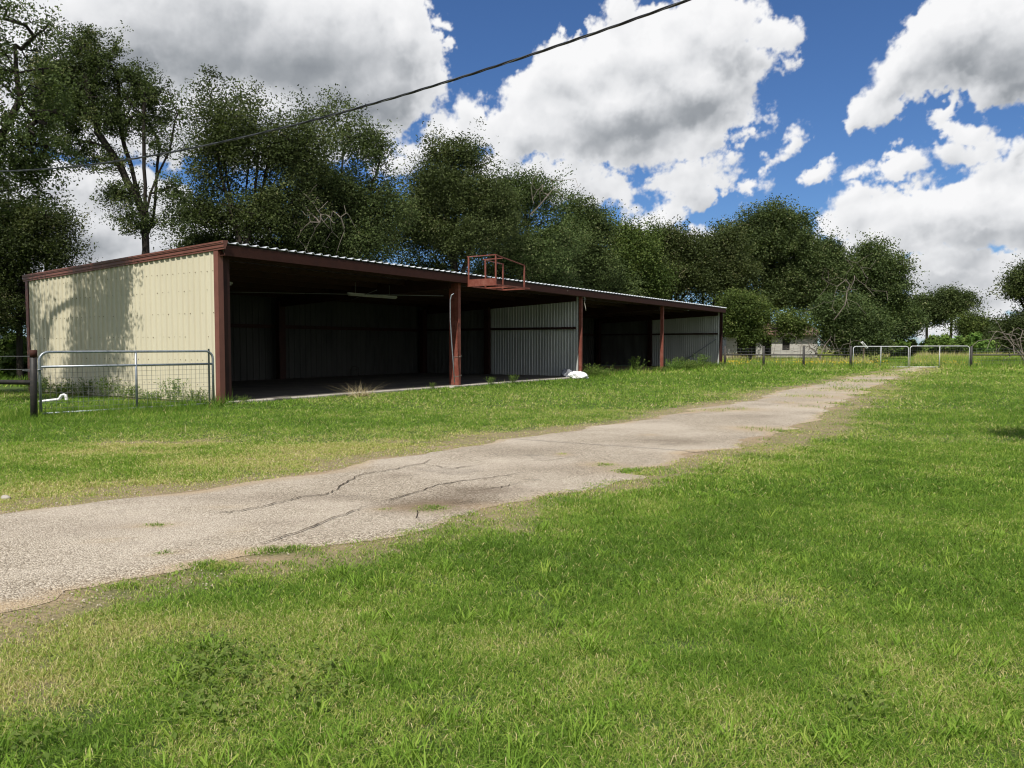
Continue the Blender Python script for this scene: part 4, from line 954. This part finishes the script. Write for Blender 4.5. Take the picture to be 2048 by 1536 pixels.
# unseen oaks added behind the viewer to keep low sky light off the shed
src_ = [t for t in TREES if t.get('group') == G1][2:6]
for k, (x, y) in enumerate([(-30, -15), (-21, -19), (-11, -17), (-1, -20), (9, -17.5), (19, -19), (29, -16), (39, -14), (46, -4)]):
    o = copy_tree(src_[k % len(src_)]); o.location = (x, y, 0); o.rotation_euler = (0, 0, k * 1.7); s = 1.05 + .1 * (k % 3); o.scale = (s, s, s * .95)
    tag(o, 'unseen oak added behind the viewer to block low sky light', 'tree', 'added light blocking oaks behind the viewer')

# shrubs beyond the gate and at the left
def shrub_proto(seed, mat, n=26, h=1.7, w=1.5, leaf=.12, per=90):
    r = np.random.default_rng(seed); o = empty('shrub', (0, 0, 0), 0)
    T = sample_crown([((0, 0, h * .55), (w, w, h * .5))], n, r); T = T[T[:, 2] > .2]
    P, par = skeleton((0, 0, -.05), [[(0, 0, .4)], [(.3, .1, .7)], [(-.3, -.1, .7)]], T, step=.5, jitter=.06, r=r)
    v, f = branch_mesh(P, par, .012); np_mesh('stems', v, f, np.full(len(f), 4), M['bark'], o, smooth=True)
    v, f, t = leaves(T, r.uniform(.35, .6, len(T)), per, leaf, r); np_mesh('foliage', v, f, np.full(len(f), 4), M[mat], o, tint=t); return o
shA = shrub_proto(301, 'greenleaf', 40, 2.2, 2.2, .17, 110); shB = shrub_proto(302, 'weedleaf', 34, 2.0, 2.6, .17, 110)
sl = [(1745,92,1.0,'A','green shrub just right of the dense dark tree behind the gate'),(1785,95,1.05,'B','bright green shrub behind the middle of the left gate leaf'),(1822,98,.9,'A','green shrub behind the meeting point of the two gate leaves'),
      (1862,96,.85,'B','bright green shrub below the left tree of the distant grove'),(1905,90,1.15,'B','yellow green round shrub behind the right gate leaf'),(1948,92,1.25,'B','yellow green wide shrub above the right gate post'),
      (1985,100,1.0,'A','green shrub between the gate post and the dead tree'),(1890,110,1.2,'A','dark green shrub at the foot of the distant grove'),(2030,98,1.0,'A','green shrub behind the dead tree at the right')]
usedA = usedB = False
for (u, dep, s, k, lab) in sl:
    if k == 'A': o = shA if not usedA else copy_tree(shA); usedA = True
    else: o = shB if not usedB else copy_tree(shB); usedB = True
    o.location = ((u - 1024) / F * dep, dep, 0); o.scale = (s, s, s); o.rotation_euler = (0, 0, random.uniform(0, 6)); tag(o, lab, 'shrub', 'shrubs past the gate')
for (u, dep, s, lab) in [(8, 33, .8, 'leafy shrub behind the black rail at the left edge'), (48, 36, .7, 'leafy shrub beside the back corner of the cream wall')]:
    o = copy_tree(shA); o.location = ((u - 1024) / F * dep, dep, 0); o.scale = (s, s, s); o.rotation_euler = (0, 0, random.uniform(0, 6)); tag(o, lab, 'shrub', 'shrubs left of the shed')

# dead fallen tree at the right edge and a brush heap by the house
def dead(name, label, base, stems, n, spread, twig, seed, centre, group=None, up=.2):
    r = np.random.default_rng(seed); o = empty(name, base, 0, label, 'dead tree', group); b = np.array(base)
    st = [[tuple(np.array(at(*p)) - b) for p in s] for s in stems]
    T = (np.array(at(*centre)) - b) + r.normal(0, 1, (n, 3)) * np.array(spread); T = T[T[:, 2] > .1]
    P, par = skeleton((0, 0, .0), st, T, step=.45, jitter=.12, r=r, upcost=up)
    v, f = branch_mesh(P, par, twig, .5, .28); np_mesh('branches', v, f, np.full(len(f), 4), M['dead'], o, smooth=True); return o
dead('dead_tree', 'bare grey dead tree leaning over the rail at the right edge', far(2060, 51), [[(2040,708,51),(2025,690,51),(2005,665,51),(1995,645,51),(1984,634,51)],[(2045,705,51),(2022,675,51),(2028,655,51)],[(2045,705,51),(2040,680,51),(2046,660,51)],[(2040,708,51),(2015,695,51),(2003,690,51)],[(2040,700,51),(2030,672,50.5),(2010,668,50)]], 46, (1.1, .8, .7), .016, 401, (2035, 685, 51), up=-.2)
dead('brush_heap', 'grey heap of dead branches in front of the old white house', far(1640, 57), [[(1640,715,57),(1650,690,57),(1660,678,57)],[(1640,715,57),(1620,695,57)],[(1640,715,57),(1630,700,56.5),(1605,690,56)],[(1640,715,57),(1600,712,57)]], 90, (1.3, .8, .5), .011, 402, (1632, 695, 57), up=-.2)

# ------------------------------------------------------------------ overhead cable and its poles
def cable():
    pts = []
    px = [(0,345,14.0),(150,330,13.0),(300,308,12.1),(500,273,11.0),(750,210,9.8),(1000,135,8.6),(1200,64,7.75),(1355,0,7.1)]
    p0, p1 = at(*px[0]), at(*px[-1]); hd = p1 - p0
    tt, zz = [], []
    for u, v, _ in px:                       # where each sight line meets the vertical plane of the span
        d = ray(u, v); den = d.x * hd.y - d.y * hd.x; k = (p0.x * hd.y - p0.y * hd.x) / den
        tt.append(((d.x * k - p0.x) * hd.x + (d.y * k - p0.y) * hd.y) / (hd.x ** 2 + hd.y ** 2)); zz.append(CAMH + d.z * k)
    cf = [np.array([hd.x, p0.x]), np.array([hd.y, p0.y]), np.polyfit(tt, zz, 2)]
    ts = np.linspace(-.75, 1.55, 260); C = np.stack([np.polyval(c, ts) for c in cf], 1)
    o = empty('overhead_cable', C[0] * [1, 1, 0], 0, 'black twisted overhead cable sagging across the sky from left to upper right', 'cable'); b = C[0] * [1, 1, 0]
    d = C[-1] - C[0]; side = np.array([d[1], -d[0], 0]); side /= np.linalg.norm(side); up = np.array([0, 0, 1.])
    L_ = np.linalg.norm(np.diff(C, axis=0), axis=1); s = np.concatenate([[0], np.cumsum(L_)])
    n = 900; ss = np.linspace(0, s[-1], n); P = np.stack([np.interp(ss, s, C[:, k]) for k in range(3)], 1)
    for j in range(3):
        a = ss / .85 * 2 * np.pi + j * 2 * np.pi / 3; q = P + (side[None] * np.cos(a)[:, None] + up[None] * np.sin(a)[:, None]) * .0078 - b
        mb = MB(); mb.tube([tuple(v) for v in q], .0072 if j < 2 else .0058, 6); mb.build('strand', M['cable'] if j < 2 else M['cable_grey'], o, smooth=True)
    for e, lab in ((0, 'wooden pole outside the left edge carrying the cable'), (-1, 'wooden pole behind the viewer carrying the cable')):
        p = C[e]; po = empty('utility_pole', (p[0], p[1], 0), 0, lab, 'pole')
        mb = MB(); mb.tube([(.14, 0, -.2), (.14, 0, p[2] + .7)], [.15, .11], 12); mb.build('shaft', M['wood'], po, smooth=True)
        mb = MB(); mb.tube([(.06, 0, p[2]), (-.02, 0, p[2])], .03, 8); mb.build('insulator', M['white'], po)
cable()

# ------------------------------------------------------------------ weeds with a shape of their own
def weed_proto(seed, h, w, n, name='weed_clump', mat='weedleaf', leaf=.035):
    r = np.random.default_rng(seed); o = empty(name, (0, 0, 0))
    a = np.zeros((n, 3)); a[:, :2] = r.normal(0, w * .25, (n, 2)); tip = a.copy(); tip[:, :2] += r.normal(0, w * .38, (n, 2)); tip[:, 2] = h * r.uniform(.45, 1.05, n)
    mid = (a + tip) / 2; mid[:, 2] += h * .1
    v1, f1 = tubes_np(a, mid, np.full(n, .004), np.full(n, .003), 3); v2, f2 = tubes_np(mid, tip, np.full(n, .003), np.full(n, .0015), 3)
    np_mesh('stems', np.vstack([v1, v2]), np.vstack([f1, f2 + len(v1)]), np.full(len(f1) + len(f2), 4), M['weedleaf'], o, tint=np.full(len(f1) + len(f2), .55))
    k = 22; t = r.uniform(.15, 1.0, (n, k)); base = np.where(t[..., None] < .5, a[:, None] + (mid - a)[:, None] * t[..., None] * 2, mid[:, None] + (tip - mid)[:, None] * (t[..., None] * 2 - 1)).reshape(-1, 3)
    N_ = len(base); d = r.normal(0, 1, (N_, 3)); d[:, 2] = np.abs(d[:, 2]) * .5 + .1; d /= np.linalg.norm(d, axis=1, keepdims=True)
    s = leaf * r.uniform(.5, 1.4, (N_, 1)); sd_ = np.cross(d, r.normal(0, 1, (N_, 3))); sd_ /= np.linalg.norm(sd_, axis=1, keepdims=True)
    v = np.stack([base, base + d * s + sd_ * s * .38, base + d * s * 2.1, base + d * s - sd_ * s * .38], 1)
    np_mesh('leaves', v, np.arange(N_ * 4).reshape(-1, 4), np.full(N_, 4), M[mat], o, tint=np.clip(r.normal(.5, .22, N_), 0, 1)); return o
wp = [weed_proto(501, .75, .8, 60), weed_proto(502, .6, 1.0, 70), weed_proto(503, .9, .6, 40)]
first = [True] * 3
def weed(k, p, s, label, group, rz=None):
    o = wp[k] if first[k] else copy_tree(wp[k]); first[k] = False
    o.location = p; o.scale = (s, s, s * random.uniform(.85, 1.15)); o.rotation_euler = (0, 0, random.uniform(0, 6) if rz is None else rz); return tag(o, label, 'weed', group)
GW = 'weeds along the open far bays'
for (lx, ly, s, k, lab) in [(B3 + .55, -.35, 1.0, 0, 'leafy weed clump right of the third post, nearest the white sack'), (B3 + 1.4, -.2, .8, 1, 'low leafy weed clump a step right of the third post'),
      (B3 + 6.6, .3, 1.0, 2, 'tall thin weed standing alone in the third bay mouth'), (B4 - .9, -.3, .7, 1, 'low weed clump just left of the fourth post'),
      (B4 + 1.0, -.3, 1.0, 0, 'weed clump just right of the fourth post'), (B4 + 2.0, -.2, 1.15, 2, 'tallest weed clump in front of the far bay'), (B4 + 3.0, -.3, 1.1, 1, 'wide weed clump in the left half of the far bay'),
      (B4 + 4.3, -.3, 1.1, 0, 'weed clump in the middle of the far bay mouth'), (B4 + 5.4, -.25, 1.2, 2, 'upright weed clump right of the middle of the far bay'), (B4 + 7.0, -.2, .9, 1, 'weed clump under the slanting brace'), (B4 + 8.8, -.3, .8, 1, 'last weed clump before the far end post')]:
    weed(k, shed_world(lx, ly), s * .85, lab, GW)
GL = 'weeds along the cream wall'
for (ly, s, k, lab) in [(.5, .75, 0, 'sparse weed between the gate end and the shed corner'), (1.3, .85, 2, 'thin tall weed against the sunlit half of the cream wall'), (2.2, .7, 1, 'low weed against the middle of the cream wall'),
      (3.2, .8, 0, 'weed just right of the gate upright'), (4.3, .9, 2, 'weed with seed heads behind the gate upright'), (5.4, .9, 0, 'bushy weed at the shadowed half of the cream wall'), (6.6, .9, 1, 'weed beside the white downspout'), (7.8, 1., 0, 'weed at the back left corner of the cream wall')]:
    weed(k, shed_world(-.35, ly), s * .72, lab, GL)
GS = 'small weeds on the slab edge'
for (lx, s, k, lab) in [(.45, .3, 0, 'small weed at the foot of the corner post'), (B2 + 1.7, .42, 2, 'thin weed on the slab edge below the basket'), (B2 + 3.2, .5, 2, 'taller thin weed midway along the second bay slab'), (B2 - 1.6, .3, 2, 'thin weed two steps left of the second post')]:
    weed(k, shed_world(lx, -.3, .02), s * .75, lab, GS)
def dry_tuft(p, label):
    r = np.random.default_rng(77); n = 150; a = np.zeros((n, 3)); a[:, :2] = r.normal(0, .16, (n, 2)); d = r.normal(0, .55, (n, 3)); d[:, 2] = r.uniform(.25, 1.0, n) * .6
    tip = a + d * np.array([1.0, 1.0, .9]) * r.uniform(.4, 1, (n, 1)); side = np.cross(tip - a, [0, 0, 1.]); side /= np.linalg.norm(side, axis=1, keepdims=True) + 1e-6; side *= .007
    v = np.stack([a - side, a + side, tip], 1); o = np_mesh('dry_grass_tuft', v, np.arange(3 * n).reshape(-1, 3), np.full(n, 3), M['straw'], tint=r.random(n)); o.location = p; return tag(o, label, 'grass tuft')
dry_tuft(gnd(722, 793), 'straw coloured dead grass tuft on the slab edge of the near bay')
# leaning stones by the slab and a few twigs on the drive
def stone(u, v, s, label):
    r = np.random.default_rng(int(u)); ph = r.uniform(0, 6, 6); vs = []; fs = []; N_, K_ = 10, 6
    for i in range(K_ + 1):
        for k in range(N_):
            th = math.pi * i / K_; a = 2 * math.pi * k / N_; f = 1 + .18 * math.sin(2 * a + ph[0] + th) + .12 * math.sin(3 * a + ph[1] - 2 * th)
            vs.append((s * math.sin(th) * math.cos(a) * f, s * .75 * math.sin(th) * math.sin(a) * f, s * .55 * math.cos(th) * f))
    for i in range(K_):
        for k in range(N_): fs.append((i * N_ + k, (i + 1) * N_ + k, (i + 1) * N_ + (k + 1) % N_, i * N_ + (k + 1) % N_))
    mb = MB(); mb.add(vs, fs); o = mb.build('stone', M['concrete'], smooth=True); p = gnd(u, v); o.location = (p.x, p.y, s * .3); return tag(o, label, 'stone')
stone(903, 777, .09, 'pale stone lying at the foot of the second post')
stone(12, 999, .045, 'pale stone in the grass at the left edge beside the drive')
mb = MB(); p = gnd(833, 1041); mb.tube([(p.x, p.y, .02), (p.x + .012, p.y + .01, .06), (p.x + .004, p.y, .085)], [.006, .005, .003], 5); tag(mb.build('twig', M['bark']), 'short dark twig stub standing up near the right edge of the drive', 'twig')

# ------------------------------------------------------------------ grass
def blades(x, y, h, w, lean, tint, seg, rs):
    n = len(x); th = rs.uniform(0, 2 * np.pi, n); d = np.stack([np.cos(th), np.sin(th), np.zeros(n)], 1)
    ph = rs.uniform(0, 2 * np.pi, n); sdv = np.stack([np.cos(ph), np.sin(ph), np.zeros(n)], 1) * (w / 2)[:, None]
    b = np.stack([x, y, np.zeros(n)], 1); up = np.array([[0, 0, 1.]])
    mid = b + d * (lean * h * .38)[:, None] + up * (h * .58)[:, None]
    tip = b + d * (lean * h * 1.05)[:, None] + up * (h * np.clip(1.05 - lean * .55, .12, 1))[:, None]
    if seg == 2:
        v = np.stack([b - sdv, b + sdv, mid + sdv * .75, mid - sdv * .75, tip], 1).reshape(-1, 3)
        k = np.arange(n) * 5
        loops = np.stack([k, k + 1, k + 2, k + 3, k + 3, k + 2, k + 4], 1).ravel(); tot = np.tile([4, 3], n); t = np.repeat(tint, 2)
    else:
        v = np.stack([b - sdv, b + sdv, tip], 1).reshape(-1, 3); loops = np.arange(3 * n); tot = np.full(n, 3); t = tint
    return v, loops, tot, t
def lawn():
    rs = np.random.default_rng(900); V = []; Lp = []; To = []; Ti = []; off = 0
    zones = [(.3, 2.2, 5000, .0046, .054, 2), (2.2, 4.2, 23000, .0034, .054, 2), (4.2, 7, 13000, .0046, .058, 2), (7, 11, 5600, .0072, .066, 2), (11, 17, 2000, .0118, .082, 1), (17, 26, 520, .021, .11, 1), (26, 38, 230, .033, .13, 1), (38, 54, 110, .05, .17, 1)]
    for (y0, y1, den, w, h, seg) in zones:
        half = .70 * y1 + 3.6; n = int(den * (y1 - y0) * 2 * half); x = rs.uniform(-half, half, n); y = rs.uniform(y0, y1, n)
        k = np.abs(x) < .70 * y + 3.6; x = x[k]; y = y[k]
        # pull the blades into tussocks
        s, dry, cover, pb = fields(x, y)
        lx, ly = shed_local(x, y)
        under = (lx > -.25) & (lx < B3) & (ly > -.33) & (ly < DEP + 14); under |= (lx >= B3) & (lx < B5 + .2) & (ly > .5) & (ly < DEP + 12)
        tus = fbm(x, y, .16, 61, 2)
        keep = (rs.random(len(x)) < cover * np.clip(.12 + 1.5 * tus, 0, 1)) & ~under
        x, y, dry, cover, lx, ly, tus, s, pb = [q[keep] for q in (x, y, dry, cover, lx, ly, tus, s, pb)]
        n = len(x)
        hh = h * rs.uniform(.45, 1.2, n) * (.60 + .5 * fbm(x, y, .7, 71, 2) + .55 * (tus - .4)) * (1.15 - .5 * dry)
        tall = np.exp(-np.clip(-ly, 0, 9) / .7) * (lx > B3) * (lx < B5) + 1.5 * np.exp(-(np.abs(y - (15.3 + (x + 9.27) * 1.17)) / 1.2)) * (x < -6.6) + .9 * sstep(44, 49, y) * (s > .5)
        tall += .5 * np.exp(-np.clip(-ly, 0, 9) / .5) * (lx < B3) * (lx > 0) * (fbm(x, y, .8, 5, 2) > .45)
        hh *= 1 + 1.9 * np.clip(tall, 0, 1)
        hh *= .45 + .55 * cover
        lean = np.abs(rs.normal(1.1, .5, n)); lean = np.where(tall > .4, lean * .6, lean)
        tint = dry * .62 + .02 + rs.normal(0, .19, n) + (tus - .5) * -.25
        strawp = rs.random(n) < .045 + .50 * np.clip(dry - .32, 0, 1)
        tint = np.where(strawp, rs.uniform(.70, 1.0, n), tint); tint = np.where(tall > .4, tint - .08, tint)
        ww = w * rs.uniform(.6, 1.25, n)
        v, l, t_, ti = blades(x, y, hh, ww, lean, np.clip(tint, 0, 1), seg, rs)
        V.append(v); Lp.append(l + off); To.append(t_); Ti.append(ti); off += len(v)
    # coarser bright tufts standing out of the turf
    m = 420; ty = 2.3 + 9 * rs.random(m) ** 1.5; tx = rs.uniform(-1, 1, m) * (.70 * ty + .6); s, dry, cover, pb = fields(tx, ty); ok = (cover > .6) & (dry < .62) & (s > .3); tx, ty = tx[ok], ty[ok]; m = len(tx); nb = 26
    x = np.repeat(tx, nb) + rs.normal(0, .022, m * nb); y = np.repeat(ty, nb) + rs.normal(0, .022, m * nb); sc_ = np.repeat(rs.uniform(.6, 1.3, m), nb)
    v, l, t_, ti = blades(x, y, rs.uniform(.05, .12, m * nb) * sc_, rs.uniform(.004, .0075, m * nb), np.abs(rs.normal(.95, .35, m * nb)), np.clip(np.repeat(rs.normal(.34, .08, m), nb) + rs.normal(0, .07, m * nb), 0, 1), 2, rs)
    V.append(v); Lp.append(l + off); To.append(t_); Ti.append(ti); off += len(v)
    o = np_mesh('grass', np.vstack(V), np.concatenate(Lp), np.concatenate(To), M['grass'], tint=np.concatenate(Ti))
    tag(o, 'short green and straw coloured lawn grass either side of the drive', 'grass', kind='stuff')
    # long pasture grass past the fence, and the strip of grass left of the shed
    V = []; Lp = []; To = []; Ti = []; off = 0
    for (x0, x1, y0, y1, den, w, h, tb) in [(14, 50, 53, 66, 40, .05, .55, .42), (18, 64, 66, 90, 24, .08, .7, .66), (20, 90, 90, 130, 10, .13, .8, .50), (-30, -12, 26, 48, 40, .04, .35, .25)]:
        n = int((x1 - x0) * (y1 - y0) * den); x = rs.uniform(x0, x1, n); y = rs.uniform(y0, y1, n)
        nn = fbm(x, y, 9, 81, 3); track = np.abs(x - (23.6 + (y - 49) * .53)) < 1.6
        hh = h * rs.uniform(.5, 1.2, n) * (.5 + nn) * np.where(track, .3, 1)
        tint = tb + (nn - .5) * 1.3 + rs.normal(0, .12, n) - .3 * (track)
        v, l, t_, ti = blades(x, y, hh, w * rs.uniform(.5, 1.3, n), np.abs(rs.normal(.45, .25, n)), np.clip(tint, 0, 1), 1, rs)
        V.append(v); Lp.append(l + off); To.append(t_); Ti.append(ti); off += len(v)
    o = np_mesh('pasture_grass', np.vstack(V), np.concatenate(Lp), np.concatenate(To), M['grass'], tint=np.concatenate(Ti))
    tag(o, 'long rough pasture grass beyond the fence and gate', 'grass', kind='stuff')
    # yellow wild flowers along the fence
    n = 1900; x = rs.uniform(12.5, 31, n); y = 50 + rs.gamma(2, 1.6, n); k = fbm(x, y, 2.2, 91, 3) + .10 * (x < 22) > .50; x, y = x[k], y[k]; n = len(x)
    z = rs.uniform(.12, .42, n); a = rs.normal(0, 1, (n, 3)); a /= np.linalg.norm(a, axis=1, keepdims=True); b = np.cross(a, rs.normal(0, 1, (n, 3))); b /= np.linalg.norm(b, axis=1, keepdims=True); s = .032
    c = np.stack([x, y, z], 1); v = np.stack([c - a * s, c + b * s, c + a * s, c - b * s], 1)
    o = np_mesh('wildflowers', v, np.arange(4 * n).reshape(-1, 4), np.full(n, 4), M['petal'])
    tag(o, 'band of small yellow wildflowers along the far fence', 'flowers', kind='stuff')
    # broad leaved weeds low in the lawn
    V = []; T = []
    for (u, v_, ru, rv, cnt) in [(430,1330,90,45,200),(470,1370,110,40,120),(640,1390,80,50,90),(60,1490,90,50,90),(1720,1420,50,40,40),(1940,1090,30,20,30),(420,1440,90,40,80),(700,1330,80,40,60)]:
        for _ in range(cnt):
            p = gnd(u + rs.normal(0, ru * .6), v_ + rs.normal(0, rv * .6)); c = np.array([p.x, p.y, rs.uniform(.02, .07)])
            a = rs.normal(0, 1, 3); a[2] = abs(a[2]) * .35; a /= np.linalg.norm(a); b = np.cross(a, [0, 0, 1]); b /= np.linalg.norm(b) + 1e-6; s = rs.uniform(.010, .020)
            V.append([c - a * s, c + b * s * .55 + [0, 0, .004], c + a * s, c - b * s * .55 + [0, 0, .004]]); T.append(rs.uniform(.4, .8))
    V = np.array(V); o = np_mesh('lawn_weeds', V, np.arange(4 * len(V)).reshape(-1, 4), np.full(len(V), 4), M['weedleaf'], tint=np.array(T))
    tag(o, 'low broad leaved weeds growing in the foreground lawn', 'weeds', kind='stuff')
lawn()
